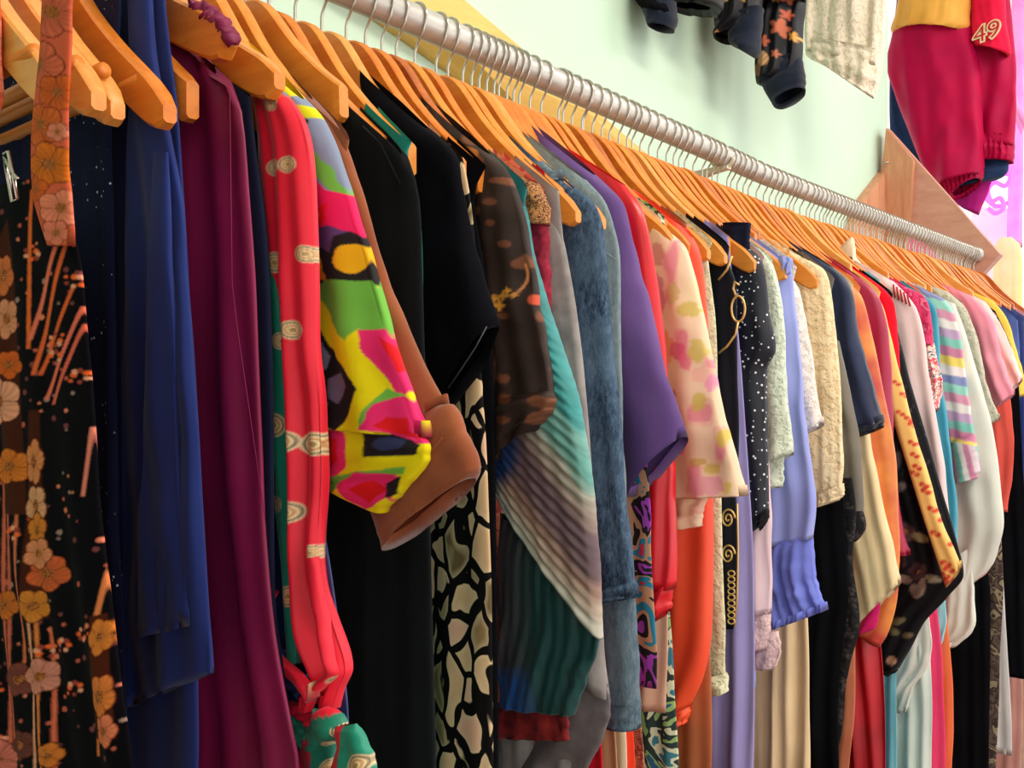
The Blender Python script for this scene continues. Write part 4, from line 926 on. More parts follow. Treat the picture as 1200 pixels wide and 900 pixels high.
sleeve(g, X, io, [(998, 330), (1010, 346), (1017, 366), (1024, 396), (1038, 466), (1048, 516), (1054, 590), (1055, 660), (1050, 710), (1040, 745), (1032, 758)], (1006, 738), th=0.016, wtop=0.07, N=60, fold=0.003)
X = 1.665
g = garment('red_pleated_skirt_dress', 'deep red dress with heavy skirt pleats below the black floral sleeve', X, 'dress')
body(g, X, satin('deep_red', (190, 16, 36), (150, 8, 26), rough=0.5), [(1020, 600), (1032, 740), (1036, 800), (1037, 905)], hem=0.45, tip=0.16, fold=0.016, freq=34)
X = 1.69
g = garment('crimson_robe', 'crimson satin robe with plain shoulder left of the bright red one', X, 'robe', narrow=1.0, cut=None, wi=1)
cr = satin('crimson_satin', (176, 26, 74), (150, 18, 60), rough=0.4)
body(g, X, cr, hem=1.0)
sleeve(g, X, cr, [(1010, 326), (1027, 342), (1036, 362), (1043, 396), (1047, 466), (1050, 560), (1060, 620), (1067, 650)], (1030, 652), th=0.016, wtop=0.08)

collar(g, X, fabric('dark_red_collar', (176, 30, 40)), [(898, 254), (906, 240), (914, 248), (926, 262)], 0.012, drop=0.03)

X = 1.735
def lips(u, v):
    c = np.tile(L3((240, 196, 116)), (len(u), 1)); rr = random.Random(5)
    for i in range(46):
        y = 372 + i * 7.0; x = 1040 + (y - 372) * 0.245 + rr.uniform(-9, 26); s = 1.0 + (y - 370) / 330
        for dx in (-1.6, 1.6):
            c[np.hypot((u - x - dx * s) / 2.2, (v - y - dx * .9) / (1.7)) < s] = L3((206, 64, 50))
        c[np.hypot((u - x) / 2.0, (v - y) / .5) < s * .8] = L3((240, 180, 110))
    return c
g = garment('lips_print_blouse', 'golden yellow blouse printed with small red lips', X, 'blouse')
lp = painted('lips_print', 0.6)
body(g, X, lp, hem=1.1, N=60, paint=lips)
sleeve(g, X, lp, [(1026, 342), (1036, 360), (1042, 382), (1050, 416), (1060, 456), (1070, 496), (1085, 544), (1104, 606), (1128, 664)], (1110, 688), wtop=0.05, N=200, M=60, paint=lips, th=0.014, fold=0.002)
X = 1.765
g = garment('bright_red_coat', 'bright red coat whose shoulder line runs above the crimson robe', X, 'coat', narrow=1.0, cut=None)
br_ = fabric('bright_red', (232, 20, 44), (214, 10, 40))
body(g, X, br_, hem=1.0, neck=0.13, dip=0.0)
sleeve(g, X, br_, [(1020, 326), (1040, 342), (1049, 358), (1053, 392), (1056, 424), (1058, 500)], (1030, 500), wtop=0.06, th=0.014)
X = 1.80
def blackfl(u, v):
    c = np.tile(L3((18, 18, 24)), (len(u), 1))
    for x, y, R, k in ((1066, 622, 13, (96, 66, 70)), (1080, 668, 12, (78, 52, 56)), (1060, 655, 10, (90, 60, 62))): flower(c, u, v, x, y, R, k, (40, 24, 28))
    for x, y, a, b, r, k in ((1083, 628, 11, 5, 20, (150, 136, 96)), (1062, 676, 12, 5, 15, (140, 116, 108)), (1085, 686, 5, 11, 10, (150, 128, 112)), (1098, 676, 10, 4, 15, (140, 128, 110)), (1057, 725, 10, 4, -15, (112, 104, 76)), (1052, 736, 8, 4, 30, (104, 100, 70)), (1068, 742, 6, 3, 0, (110, 96, 74)), (1050, 771, 6, 5, 0, (190, 150, 120)), (1056, 540, 6, 12, 20, (84, 78, 84)), (1060, 570, 8, 5, -30, (120, 110, 110)), (1078, 690, 6, 9, -30, (130, 110, 100)), (1046, 590, 6, 9, 0, (80, 70, 76))):
        t = math.radians(r); dx, dy = u - x, v - y
        c[np.hypot((dx * math.cos(t) + dy * math.sin(t)) / a, (-dx * math.sin(t) + dy * math.cos(t)) / b) < 1] = L3(k)
    s = (vnoise(u / 2.2, v / 2.2, 77) > .93) & (v < 610); c[s] = L3((90, 90, 110))
    return c
g = garment('black_floral_robe', 'black robe with muted flowers and a pointed wing sleeve', X, 'robe')
bf = painted('black_floral_print', 0.6)
body(g, X, bf, hem=1.0, N=60, paint=blackfl)
sleeve(g, X, bf, [(1042, 352), (1056, 400), (1066, 440), (1085, 504), (1097, 546), (1114, 606), (1130, 672), (1112, 698), (1083, 732), (1056, 782)], (1036, 786), wtop=0.10, N=180, M=80, paint=blackfl, th=0.02, fold=0.003)
quad(g, X + 0.002, bf, [(1056, 774, 1020, 740), (1052, 786, 1012, 764), (1043, 792, 1008, 762)], 0.016, 'sleeve_point', 20, M=30, paint=blackfl, top=1.0, fold=0.001)
X = 1.83
g = garment('sky_blue_long_dress', 'long sky blue dress showing as a strip beside the red pleats', X, 'dress')
body(g, X, fabric('sky_blue', (120, 196, 214), (104, 180, 200)), [(1040, 640), (1050, 760), (1052, 905)], hem=0.4, tip=0.16, fold=0.009)
X = 1.862
pc = fabric('pale_pink_chiffon', (238, 212, 212), (226, 196, 200), rough=0.7)
g = garment('pale_pink_chiffon_blouse', 'pale pink chiffon blouse with a pointed ivory collar and red trim', X, 'blouse', narrow=0.95, cut=None)
body(g, X, pc, hem=1.05)
sleeve(g, X, pc, [(1048, 330), (1064, 346), (1076, 364), (1085, 400), (1090, 440), (1098, 486), (1106, 534), (1113, 590), (1118, 640)], (1080, 644), wtop=0.08, th=0.016, fold=0.004)
collar(g, X, fabric('ivory_collar', (244, 224, 194)), [(975, 300), (990, 286), (1001, 278), (1004, 300), (1010, 308)], 0.008, drop=0.04)
collar(g, X, fabric('ivory_collar', (244, 224, 194)), [(1006, 306), (1022, 318), (1040, 328), (1060, 342)], 0.013, name='yoke', drop=0.02)
for k in range(5): tube('red_trim', [(X - 0.015, *P(1050 + 4 * k, 334 + 3 * k, X)), (X - 0.015, *P(1052 + 4.4 * k, 350 + 2.4 * k, X))], 0.0017, fabric('red_trim', (204, 50, 70)), g, 5)
X = 1.905
g = garment('pale_mint_long_dress', 'long very pale mint chiffon dress beside the sky blue one', X, 'dress')
body(g, X, fabric('pale_mint_chiffon', (214, 226, 218), (196, 212, 206)), [(1070, 600), (1086, 720), (1092, 780), (1093, 905)], hem=0.4, tip=0.16, fold=0.012, freq=36)
quad(g, X - 0.012, fabric('white_chiffon', (234, 232, 224), (218, 218, 210)), [(1086, 690, 1052, 720), (1092, 770, 1050, 780), (1072, 806, 1050, 815), (1066, 832, 1050, 835)], 0.008, 'overlay', 24, fold=0.005)
X = 1.95
hp = blobs('hot_pink_print', [(206, 40, 92), (220, 60, 112), (190, 30, 84), (232, 110, 150)], 40, dist=3)
g = garment('hot_pink_paisley_top', 'hot pink swirl-patterned top with ruffled pale sleeve end', X, 'top', narrow=0.95, cut=None)
body(g, X, hp, hem=1.1)
sleeve(g, X, hp, [(1066, 338), (1082, 346), (1089, 358), (1094, 386), (1095, 404)], (1078, 406), wtop=0.06, th=0.013)
quad(g, X, blobs('floral_ruffle', [(238, 210, 196), (216, 90, 110), (240, 220, 206), (90, 100, 130)], 60), [(1096, 402, 1078, 404), (1099, 420, 1080, 424), (1104, 444, 1088, 450), (1100, 480, 1092, 486)], 0.013, 'ruffled_sleeve', 20, fold=0.006, freq=90)
X = 1.985
g = garment('hot_pink_long_dress', 'long hot pink dress showing as a bright strip under the white sheer sleeve', X, 'dress')
body(g, X, fabric('hot_pink', (240, 72, 120), (226, 56, 104)), [(1085, 600), (1102, 740), (1107, 800), (1109, 905)], hem=0.4, tip=0.16)
X = 2.03
g = garment('turquoise_jacket', 'turquoise velvet jacket sleeve left of the pastel striped shirt', X, 'jacket')
tq = fabric('turquoise_velvet', (70, 164, 190), (40, 136, 170), rough=0.7, sheen=0.4)
body(g, X, tq, hem=1.05)
sleeve(g, X, tq, [(1084, 346), (1096, 358), (1101, 384), (1104, 440), (1110, 480), (1115, 520), (1119, 560), (1123, 592), (1124, 640)], (1100, 644), wtop=0.06, th=0.014)
quad(g, X + 0.004, fabric('aqua_chiffon', (150, 212, 222), (130, 198, 212)), [(1108, 690, 1084, 720), (1108, 745, 1070, 752), (1086, 780, 1066, 765)], 0.008, 'aqua_scarf', 14, fold=0.004)
X = 2.065
g = garment('orange_strip_dress', 'orange dress visible as a thin strip right of the hot pink dress', X, 'dress')
body(g, X, fabric('soft_orange', (244, 130, 84), (228, 110, 70)), [(1100, 640), (1115, 760), (1118, 850), (1116, 905)], hem=0.5, tip=0.16)
X = 2.10
SC_ = [(232, 226, 222), (190, 160, 196), (128, 196, 184), (206, 130, 164), (240, 214, 110), (236, 224, 224), (130, 142, 190), (150, 210, 196), (214, 150, 176)]
def stripes(u, v):
    s = (v - 0.22 * (u - 1120)) / 10.5; i = np.floor(s + .25 * vnoise(u / 6, v / 6, 5)).astype(int) % len(SC_)
    A_ = np.array([L3(k) for k in SC_]); c = A_[i]
    m = v - 0.2 * (u - 1120) > 517; j = np.floor((u - 0.25 * (v - 520)) / 6.5).astype(int) % 4; B_ = np.array([L3(k) for k in ((128, 196, 180), (232, 226, 220), (200, 130, 160), (216, 196, 206))]); c[m] = B_[j[m]]
    return c
g = garment('pastel_striped_shirt', 'shirt with pastel horizontal stripes in lilac, mint and yellow', X, 'shirt')
sp_ = painted('pastel_stripes', 0.65)
body(g, X, sp_, hem=1.1, N=90, paint=stripes)
sleeve(g, X, sp_, [(1094, 344), (1108, 352), (1118, 366), (1126, 392), (1131, 430), (1137, 474), (1143, 514)], (1116, 520), wtop=0.06, N=160, M=40, paint=stripes, th=0.016)
quad(g, X, sp_, [(1143, 508, 1116, 516), (1149, 550, 1121, 560), (1146, 560, 1122, 567)], 0.019, 'cuff', 50, M=40, paint=stripes, top=1.0, fold=0.001)
X = 2.14
g = garment('sheer_white_robe', 'sheer off-white robe with a very wide sleeve below the pastel stripes', X, 'robe')
wsh = fabric('offwhite_voile', (224, 226, 216), (210, 214, 206), rough=0.6)
body(g, X, wsh, hem=0.95, fold=0.004)
sleeve(g, X, wsh, [(1120, 356), (1132, 390), (1144, 430), (1156, 470), (1165, 510), (1172, 560), (1177, 618), (1164, 660), (1150, 676)], (1118, 700), wtop=0.08, th=0.02, fold=0.005, freq=24)
quad(g, X - 0.014, wsh, [(1140, 640, 1108, 660), (1143, 700, 1100, 720), (1144, 734, 1098, 740), (1122, 757, 1098, 760)], 0.012, 'sleeve_end', 24, fold=0.005)
quad(g, X + 0.01, fabric('pink_voile', (240, 166, 178), (228, 150, 166)), [(1162, 640, 1134, 640), (1160, 668, 1132, 670), (1138, 684, 1130, 686)], 0.010, 'pink_underlayer', 12)
X = 2.235
sg = lace('sage_brocade', (196, 194, 176), (170, 170, 154), 120)
g = garment('sage_brocade_blouse', 'pale sage brocade blouse between the pastel stripes and the pink top', X, 'blouse')
body(g, X, sg, hem=1.1)
sleeve(g, X, sg, [(1112, 342), (1130, 358), (1140, 378), (1149, 408), (1156, 444), (1164, 470), (1173, 491)], (1150, 502), wtop=0.06, th=0.014)
X = 2.29
g = garment('long_black_coat_dress', 'long black dress at the far right behind the white sheer robe', X, 'dress')
body(g, X, BLK, [(1140, 500), (1155, 640), (1162, 700), (1160, 905)], hem=0.35, tip=0.16)
X = 2.34
g = garment('brown_tapestry_dress', 'brown tapestry-patterned long dress, a narrow strip at the far right', X, 'dress')
body(g, X, blobs('tapestry', [(70, 52, 48), (96, 80, 70), (60, 44, 44), (150, 136, 110), (84, 60, 58)], 20, dist=2), [(1168, 560), (1176, 674), (1174, 750), (1171, 850), (1168, 905)], hem=0.4, tip=0.17)
X = 2.43
pk = fabric('candy_pink', (242, 160, 178), (232, 138, 162), rough=0.7)
g = garment('candy_pink_top', 'candy pink top with a folded wing sleeve near the right edge', X, 'top')
body(g, X, pk, hem=1.1)
sleeve(g, X, pk, [(1138, 346), (1158, 366), (1166, 380), (1176, 420), (1189, 462)], (1168, 478), wtop=0.07, th=0.018, fold=0.004)
X = 2.47
g = garment('white_grey_long_dress', 'white long dress whose lower part shows right of the tapestry dress', X, 'dress')
body(g, X, fabric('white_cotton', (220, 216, 216), (200, 198, 200)), [(1170, 600), (1184, 800), (1187, 884)], hem=P(1187, 886, X)[1], tip=0.16)
X = 2.50
g = garment('coral_strip_dress', 'coral red dress seen as a narrow strip below the candy pink sleeve', X, 'dress')
body(g, X, fabric('coral_red', (244, 106, 92), (230, 90, 80)), [(1172, 400), (1186, 480), (1189, 540), (1182, 590)], hem=P(1180, 600, X)[1], tip=0.18)
X = 2.55
g = garment('pale_pink_sheer_top', 'very pale pink sheer top left of the yellow one at the right edge', X, 'top')
pp = fabric('pale_pink_sheer', (246, 214, 212), (236, 198, 200))
body(g, X, pp, hem=1.15)
sleeve(g, X, pp, [(1156, 354), (1172, 378), (1184, 404), (1194, 430), (1200, 446)], (1172, 470), wtop=0.08, th=0.018, fold=0.004)
X = 2.60
g = garment('tall_black_dress', 'long black dress cut by the right edge of the photo', X, 'dress')
body(g, X, BLK, [(1190, 420), (1198, 520), (1203, 640), (1204, 792)], hem=P(1204, 796, X)[1], tip=0.18)
X = 2.64
g = garment('yellow_blouse', 'sunny yellow blouse beside the blue dress at the right edge', X, 'blouse')
yl = fabric('sunny_yellow', (246, 208, 96), (236, 192, 80))
body(g, X, yl, hem=1.15)
sleeve(g, X, yl, [(1164, 352), (1180, 372), (1190, 402), (1200, 440), (1206, 462)], (1180, 470), wtop=0.07, th=0.016)
X = 2.70
g = garment('dusty_pink_long_dress', 'dusty rose long dress low at the right edge', X, 'dress')
body(g, X, fabric('dusty_rose', (206, 150, 142), (190, 132, 126)), [(1190, 640), (1199, 800), (1196, 905)], hem=0.4, tip=0.15)
for X, nm, lab, c, c2 in ((2.76, 'royal_blue_dress', 'royal blue satin dress with strap near the end of the rod', (70, 98, 180), (54, 80, 160)), (2.84, 'deep_navy_dress', 'deep navy dress next to last on the rod', (50, 70, 140), (38, 56, 120)),
                          (2.92, 'cobalt_blouse', 'cobalt blue blouse close to the end bracket', (70, 96, 170), (54, 80, 150)), (3.02, 'lilac_pink_blouse', 'faded lilac pink blouse hanging last before the end bracket', (206, 160, 176), (190, 140, 160))):
    g = garment(nm, lab, X, 'dress' if 'dress' in nm else 'blouse', narrow=0.95, cut=None)
    body(g, X, satin(nm + '_cloth', c, c2, rough=0.55), hem=0.8 if 'dress' in nm else 1.2, th=0.018, neck=0.13, fold=0.004, yf=(0.60, 0.60))

for X, nm, lab, c, c2, F_ in ((0.812, 'red_velvet_dress', 'red velvet dress showing at the bottom below the grey suede flap', (206, 20, 40), (170, 10, 30), [(690, 600), (706, 800), (710, 905)]),
                             (0.854, 'tan_slip_dress', 'tan slip dress, a narrow strip under the washed denim cuff', (196, 160, 120), (170, 134, 98), [(712, 700), (722, 840), (726, 905)]),
                             (0.882, 'ivory_slip_dress', 'ivory slip dress, a pale strip under the washed denim cuff', (226, 208, 184), (206, 188, 164), [(722, 700), (736, 850), (739, 905)]),
                             (0.896, 'vermilion_dress', 'vermilion dress, a thin bright strip below the cuff of the denim jacket', (240, 70, 40), (220, 50, 30), [(736, 700), (745, 850), (747, 905)])):
    g = garment(nm, lab, X, 'dress')
    body(g, X, fabric(nm + '_cloth', c, c2), F_, hem=0.5, th=0.008, tip=0.15, fold=0.004, freq=50)
X = 0.934
g = garment('paisley_dress', 'brown paisley dress, a strip between the vermilion and the marbled dress', X, 'dress')
body(g, X, blobs('paisley', [(120, 66, 52), (190, 130, 104), (140, 80, 62), (206, 150, 120)], 60, dist=3), [(745, 700), (755, 850), (759, 905)], hem=0.5, th=0.008, tip=0.15)

# more hangers closely packed between the others
gx = sorted(HANGERS); extra = []
for a, b in zip(gx[:-1], gx[1:]):
    k = int((b - a) / (0.0195 if a < 1.3 else 0.0175))
    for i in range(1, k + 0): extra.append(a + (b - a) * i / k)
xx = 3.05
while xx < 3.10: extra.append(xx); xx += 0.018
for X in extra:
    if abs(X - 1.5045) < 0.017: continue
    if X < 0.42: continue
    hanger(X, 'plain wooden hanger packed tight between clothes, what it carries is hidden', 'plain hangers between the clothes', narrow=1.0, cut=0.137, yaw=RND.uniform(-2.5, 2.5), roll=RND.uniform(-3.5, 3.5), drop=RND.choice((0.92, 1.0, 1.0, 1.06)))
# ------------------------------------------------------------------ clothes displayed high on the wall
UR = 3.02
up = tag(tube('upper_rail', [(1.2, 0.98, UR), (2.4, 0.98, UR), (3.9, 0.98, UR)], 0.012, steel.m, None, 12), 'thin steel rail high on the wall above the jackets', 'rail')
for x in (1.3, 3.0): tube('rail_arm', [(x, 0.98, UR), (x, YW, UR)], 0.008, steel.m, up, 8)
def high_hanger(X, label):
    o = empty('wooden_hanger', (X, 0.98, UR), label, 'hanger')
    hm = get_hanger_meshes(0, 0.6)
    for nm, m in (('wooden_arms', hm), ('hook', HM['hook'])):
        c = bpy.data.objects.new(nm, m); COL.objects.link(c); c.parent = o
def high(name, label, X, cat):
    high_hanger(X, 'wooden hanger on the upper rail carrying the ' + name.replace('_', ' '))
    return empty(name, (X, 0.98, UR - 0.1), label, cat)
def star_paint(u, v):
    c = np.tile(L3((16, 16, 24)), (len(u), 1)); uu, vv = u, v
    for x, y, r, k in ((932, 4, 8, (190, 100, 70)), (932, 24, 7, (196, 96, 70)), (925, 40, 11, (200, 110, 80)), (908, 56, 7, (190, 96, 64)), (937, 48, 6, (220, 160, 80)), (920, 70, 5, (190, 110, 80)), (898, 28, 7, (170, 110, 70)), (856, 8, 10, (214, 180, 120)), (847, 20, 8, (120, 110, 100)), (922, 6, 6, (220, 160, 110)), (853, 48, 5, (220, 150, 90)), (880, 3, 6, (180, 140, 90)), (866, 30, 0, (0, 0, 0)), (850, 34, 6, (90, 84, 84))):
        if r: 
            t = np.arctan2(v - y, u - x); c[np.hypot(u - x, v - y) < r * (0.45 + .55 * np.abs(np.cos(2.5 * t)) ** 1.4)] = L3(k)
    for x, y, r, k in ((904, 76, 9, (206, 160, 110)), (896, 86, 7, (150, 100, 70)), (901, 30, 6, (222, 190, 140)), (897, 20, 5, (190, 110, 60))): 
        d = np.hypot(u - x, v - y); c[d < r] = L3(k) * .9; c[(d < r) & (np.sin(u * 1.3 + v) > .7)] = L3((120, 80, 50))
    return c
dnv = fabric('ribbed_navy_knit', (26, 34, 52), (18, 24, 40), rough=0.95, sheen=0.2)
st_ = painted('star_print_satin', 0.5, 0.0, 0.25)
def wp(rows, X): return [P(a, b, X) + P(c, d, X) for a, b, c, d in rows]
X = 2.10
g = high('star_print_satin_jacket', 'black satin jacket printed with orange stars, its navy knit cuff hanging lowest', X, 'jacket')
panel('sleeve', g, [(0.80, 2.80, 1.0, 2.82)] + wp([(945, -60, 884, -60), (943, 0, 884, 0), (940, 40, 888, 50), (937, 78, 888, 98), (930, 90, 894, 100)], X), X, 0.05, st_, N=260, M=130, paint=star_paint, fold=0.008, freq=30)
panel('cuff', g, wp([(938, 62, 890, 92), (942, 92, 900, 112), (941, 104, 909, 127)], X), X, 0.042, dnv, N=16, fold=0.001, top=1.0)
panel('body', g, [(0.86, 2.86, 1.06, 2.86), (0.88, 2.6, 1.07, 2.6), (0.90, 2.36, 1.07, 2.36)], X - 0.02, 0.05, st_, N=30, paint=star_paint)
X = 1.96
g = high('star_print_bomber', 'black printed bomber jacket with a ribbed cuff left of the lowest cuff', X, 'jacket')
panel('sleeve', g, [(0.86, 2.75, 1.04, 2.76)] + wp([(892, -50, 838, -50), (890, 0, 842, 0), (886, 22, 842, 32), (866, 40, 842, 49)], X), X, 0.045, st_, N=220, M=110, paint=star_paint, fold=0.006)
panel('cuff', g, wp([(893, 8, 858, 30), (890, 36, 857, 52), (886, 60, 868, 58), (880, 66, 870, 60)], X), X, 0.042, dnv, N=16, fold=0.001, top=1.0)
X = 1.80
g = high('black_leather_jacket', 'black leather jacket hem at the top edge of the photo', X, 'jacket')
panel('body', g, [(0.90, 2.80, 1.06, 2.8)] + wp([(846, -60, 786, -60), (845, 6, 786, 4), (838, 12, 788, 12)], X), X, 0.05, satin('black_leather', (24, 26, 32), (16, 18, 22), rough=0.45), N=30, fold=0.005)
X = 1.68
g = high('dark_cuffed_jacket', 'dark jacket with an open cuff dangling at the top edge, leftmost above the rod', X, 'jacket')
panel('sleeve', g, [(0.92, 2.7, 1.05, 2.7)] + wp([(786, -50, 745, -50), (788, 0, 748, 0), (789, 20, 757, 14)], X), X, 0.042, BLK, N=30, fold=0.004)
panel('cuff', g, wp([(789, 0, 754, 4), (789, 26, 760, 24), (785, 33, 764, 34)], X), X, 0.04, dnv, N=12, fold=0.001, top=1.0)
X = 2.42
g = high('cream_sequinned_lace_top', 'cream sequinned lace top with scalloped hem hung high on the wall', X, 'top')
cl2 = lace('cream_sequin_lace', (244, 232, 212), (224, 210, 186), 210)
panel('body', g, [(0.84, 2.86, 1.07, 2.86)] + wp([(1042, -60, 942, -60), (1040, 0, 945, 0), (1036, 50, 944, 40), (1032, 80, 946, 62)], X), X, 0.045, cl2, N=40, M=40, fold=0.008, freq=22, pleat=0.002, pfreq=40)
panel('scalloped_hem', g, wp([(1034, 60, 945, 48), (1032, 84, 946, 66), (1022, 115, 962, 74)], X), X, 0.046, cl2, N=16, M=40, fold=0.008, freq=30, top=1.0)

# red and gold team jacket beyond the corner
X = 3.50
mr = fabric('maroon_red_nylon', (176, 0, 62), (156, 0, 60), rough=0.6, sheen=0.0, wr=14, bump=0.3)
gj = fabric('gold_nylon', (226, 166, 76), (214, 150, 62), rough=0.55, wr=12, bump=0.2)
nj = fabric('navy_lining', (40, 62, 102), (30, 48, 84))
g = high('red_and_gold_team_jacket', 'red sports jacket with gold shoulder and number 49 hung beyond the end bracket', X, 'jacket')
panel('body', g, [(0.80, 3.0, 1.12, 3.0)] + wp([(1180, -40, 1075, -40), (1186, 30, 1090, 30), (1190, 80, 1100, 80), (1190, 150, 1110, 150), (1188, 172, 1112, 172)], X + 0.05), X + 0.05, 0.07, mr, N=50, M=36, fold=0.012, freq=14)
panel('waistband', g, wp([(1189, 160, 1120, 160), (1187, 190, 1125, 190)], X + 0.05), X + 0.05, 0.065, mr, N=12, M=60, fold=0.004, top=1.0, pleat=0.005, pfreq=60)
panel('lining', g, wp([(1182, 186, 1122, 190), (1178, 205, 1110, 215), (1150, 214, 1100, 232)], X + 0.06), X + 0.06, 0.04, nj, N=12, fold=0.002, top=1.0)
panel('lower_lining', g, wp([(1166, 196, 1108, 200), (1158, 225, 1112, 230), (1146, 252, 1128, 244)], X + 0.08), X + 0.08, 0.03, fabric('magenta_satin', (170, 30, 120), (150, 20, 110)), N=12, fold=0.002, top=1.0)
panel('sleeve', g, [(0.92, 3.0, 1.16, 2.98)] + wp([(1140, -30, 1058, -30), (1140, 36, 1047, 42), (1147, 70, 1040, 76), (1151, 120, 1050, 112), (1153, 165, 1068, 160), (1152, 196, 1090, 210), (1149, 206, 1100, 222)], X - 0.02), X - 0.02, 0.09, mr, N=70, M=40, fold=0.010, freq=10)
panel('sleeve_cuff', g, wp([(1153, 192, 1092, 214), (1151, 206, 1105, 228), (1148, 210, 1117, 233)], X - 0.02), X - 0.02, 0.07, mr, N=14, M=70, fold=0.002, top=1.0, pleat=0.005, pfreq=70)
panel('gold_yoke', g, [(0.915, 3.02, 1.165, 3.0)] + wp([(1141, -34, 1060, -34), (1138, 20, 1052, 24), (1137, 34, 1047, 40), (1130, 40, 1062, 39)], X - 0.03), X - 0.04, 0.10, gj, N=30, M=36, fold=0.004, top=1.0)
panel('chest_flap', g, wp([(1178, -30, 1138, -30), (1180, 30, 1140, 30), (1186, 62, 1141, 54), (1182, 66, 1148, 57)], X + 0.0), X - 0.012, 0.05, fabric('scarlet_nylon', (226, 24, 66), (210, 18, 60)), N=24, M=30, fold=0.003, top=1.0)
panel('far_sleeve', g, [(1.0, 3.0, 1.24, 2.96)] + wp([(1090, 0, 1048, -10), (1085, 60, 1041, 60), (1090, 130, 1040, 140), (1110, 200, 1046, 180), (1120, 226, 1080, 215)], X + 0.10), X + 0.13, 0.03, nj, N=30, fold=0.004)
y_, z_ = P(1156, 38, X - 0.07)
for body_, col, ex, nm in (('49', (238, 214, 170), 0.0022, 'number_outline'), ('49', (200, 30, 56), 0.004, 'number')):
    cu = bpy.data.curves.new('num', 'FONT'); cu.body = body_; cu.size = 0.08; cu.extrude = ex; cu.align_x = 'CENTER'; cu.align_y = 'CENTER'
    cu.offset = 0.0040 if nm == 'number_outline' else -0.0012
    to = bpy.data.objects.new('num', cu); COL.objects.link(to)
    me = bpy.data.meshes.new_from_object(to); bpy.data.objects.remove(to)
    # text plane xy -> faces -X, reading direction -Y
    co = np.array([v.co[:] for v in me.vertices]); me2v = np.stack([X - 0.066 - co[:, 2] - co[:, 0] * 0.1, y_ - co[:, 0] * 1.1, z_ + co[:, 1] + co[:, 0] * 0.12], 1)
    mesh_obj(nm, me2v, [tuple(p.vertices) for p in me.polygons], fabric(nm + '_felt', col), g, False)

# ------------------------------------------------------------------ beyond the end of the rod
X = 4.7
pkc = fabric('pink_poster_cloth', (246, 130, 150), (238, 116, 140))
def far(name, label, cat, X, rows, mat, th=0.02, **kw):
    o = empty(name, (X, P(rows[0][0], rows[0][1], X)[0], P(rows[-1][0], rows[-1][1], X)[1]), label, cat)
    panel('cloth', o, wp(rows, X), X, th, mat, N=30, **kw); return o
far('pink_curtain', 'bright pink cloth hanging to the floor seen through the gap in the end bracket', 'curtain', 4.2, [(1100, 236, 1066, 236), (1102, 268, 1062, 268), (1098, 500, 1058, 500), (1098, 870, 1058, 870)], pkc)
yd = far('yellow_dress', 'pale yellow dress on a distant rack at the right edge', 'dress', 4.9, [(1186, 278, 1172, 279), (1196, 288, 1166, 290), (1198, 345, 1164, 345), (1202, 440, 1160, 440), (1204, 600, 1158, 600)], fabric('pale_yellow', (246, 226, 150), (238, 214, 134)), 0.04, fold=0.008)
yy = P(1182, 300, 4.9)[0]; tube('stand_pole', [(4.9, yy, 0.0), (4.9, yy, P(1182, 282, 4.9)[1])], 0.012, steel.m, yd, 8)
far('sheer_pink_curtain', 'sheer pink curtain in front of the shop window', 'curtain', 5.2, [(1202, -20, 1186, -20), (1200, 90, 1184, 90), (1199, 200, 1182, 200), (1198, 290, 1180, 290)], fabric('sheer_pink', (250, 170, 226), (246, 150, 214)), 0.03, fold=0.01, freq=14)
far('pink_sash_scarf', 'pink sash slanting from the jacket to the window', 'sash', 4.3, [(1183, 88, 1180, 96), (1192, 116, 1184, 126), (1204, 140, 1196, 158)], fabric('sheer_pink', (250, 170, 226)), 0.01, fold=0.002)
nm_ = plain('neon_tube', (255, 60, 220), 0.4, 0.0, (255, 40, 215), 9.0)
X = 5.0
ns_ = empty('neon_sign', (X, *P(1170, 252, X)), 'glowing magenta neon squiggle in front of the window', 'neon sign')
pth = [(1176, 165), (1184, 172), (1178, 184), (1168, 190), (1174, 202), (1184, 206), (1178, 218), (1166, 214), (1158, 222), (1162, 236), (1172, 232), (1176, 244), (1166, 250), (1158, 244)]
tube('neon_tube', [(X, *q) for q in resample([P(a, b, X) for a, b in pth], 80)], 0.011, nm_, ns_, 8)
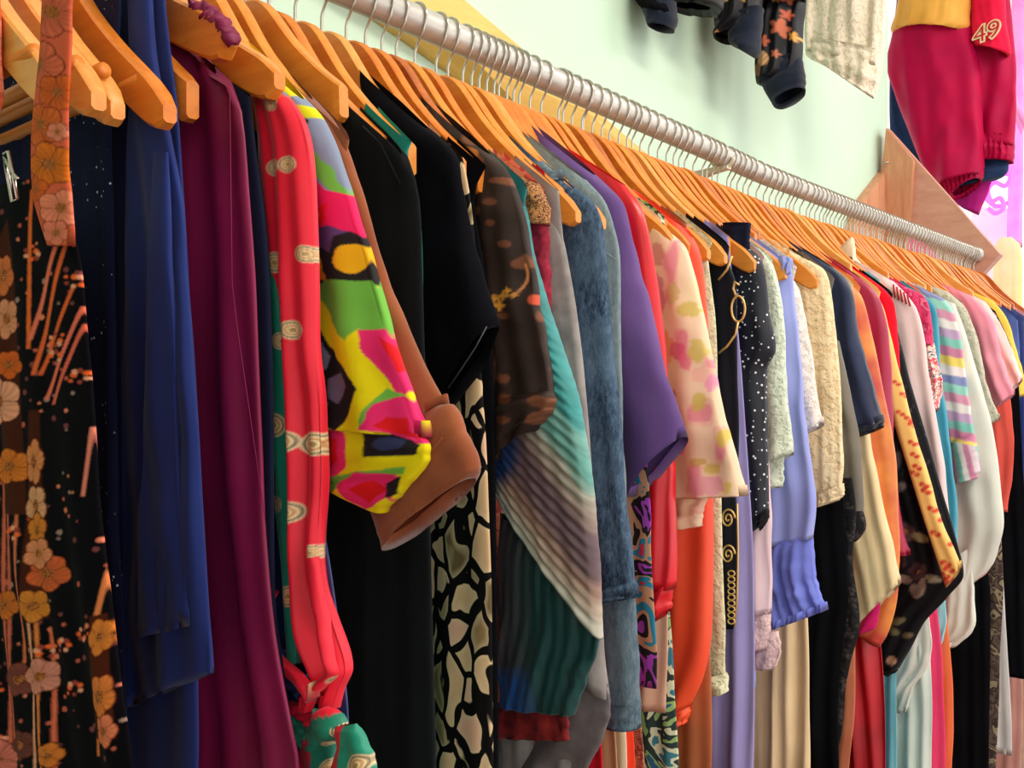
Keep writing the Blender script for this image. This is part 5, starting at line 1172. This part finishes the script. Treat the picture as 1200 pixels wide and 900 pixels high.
pth = [(1150, 226), (1156, 234), (1164, 240), (1172, 240), (1180, 236)]
tube('neon_tube', [(X + 0.03, *q) for q in resample([P(a, b, X) for a, b in pth], 40)], 0.011, nm_, ns_, 8)
tube('wire', [(X + 0.05, *P(1150, 226, X)), (X + 0.05, *P(1152, -60, X))], 0.003, chrome, ns_, 5)
nl = bpy.data.lights.new('neon_glow', 'POINT'); nl.energy = 9; nl.color = (1.0, 0.1, 0.85); nl.shadow_soft_size = 0.12
no = bpy.data.objects.new('neon_glow', nl); COL.objects.link(no); no.location = (4.4, *P(1166, 230, 4.4))
bd = empty('display_stand', (5.3, P(1170, 400, 5.3)[0], 0.0), 'white display board standing behind the end bracket', 'stand')
panel('board', bd, wp([(1186, 245, 1140, 243), (1186, 300, 1136, 300)], 5.3) + [(P(1186, 300, 5.3)[0], 0.0, P(1136, 300, 5.3)[0], 0.0)], 5.3, 0.02, plain('white_board', (250, 238, 230)), N=10, fold=0, shape=0.05, top=1.0)

# cuffs, hems and trims belong to the sleeve or body that carries them
for o in list(bpy.data.objects):
    if o.type != 'EMPTY' or 'category' not in o: continue
    ch = list(o.children); by = {}
    for c in ch: by.setdefault(c.name.split('.')[0], []).append(c)
    sl_, bo_ = by.get('sleeve'), by.get('body')
    for c in ch:
        nm = c.name.split('.')[0]
        if sl_ and nm in ('cuff', 'turned_cuff', 'rolled_cuff', 'lace_cuff', 'knotted_cuff', 'sleeve_cuff', 'cuff_flap', 'cuff_band', 'inner_sleeve', 'under_sleeve', 'inner_flare', 'flounce', 'sleeve_end', 'sleeve_point', 'hem_stitch', 'sleeve_seam', 'ribbon_hem', 'lace_hem', 'scalloped_hem', 'ruffled_sleeve'): c.parent = sl_[0]
        elif bo_ and nm in ('seam', 'shoulder_seam', 'beaded_hem', 'scalloped_hem', 'lace_edging', 'gold_cord', 'gathered_neckline', 'gathered_bodice', 'waistband', 'overlay'): c.parent = bo_[0]
        elif nm in ('number', 'number_outline') and 'chest_flap' in by: c.parent = by['chest_flap'][0]
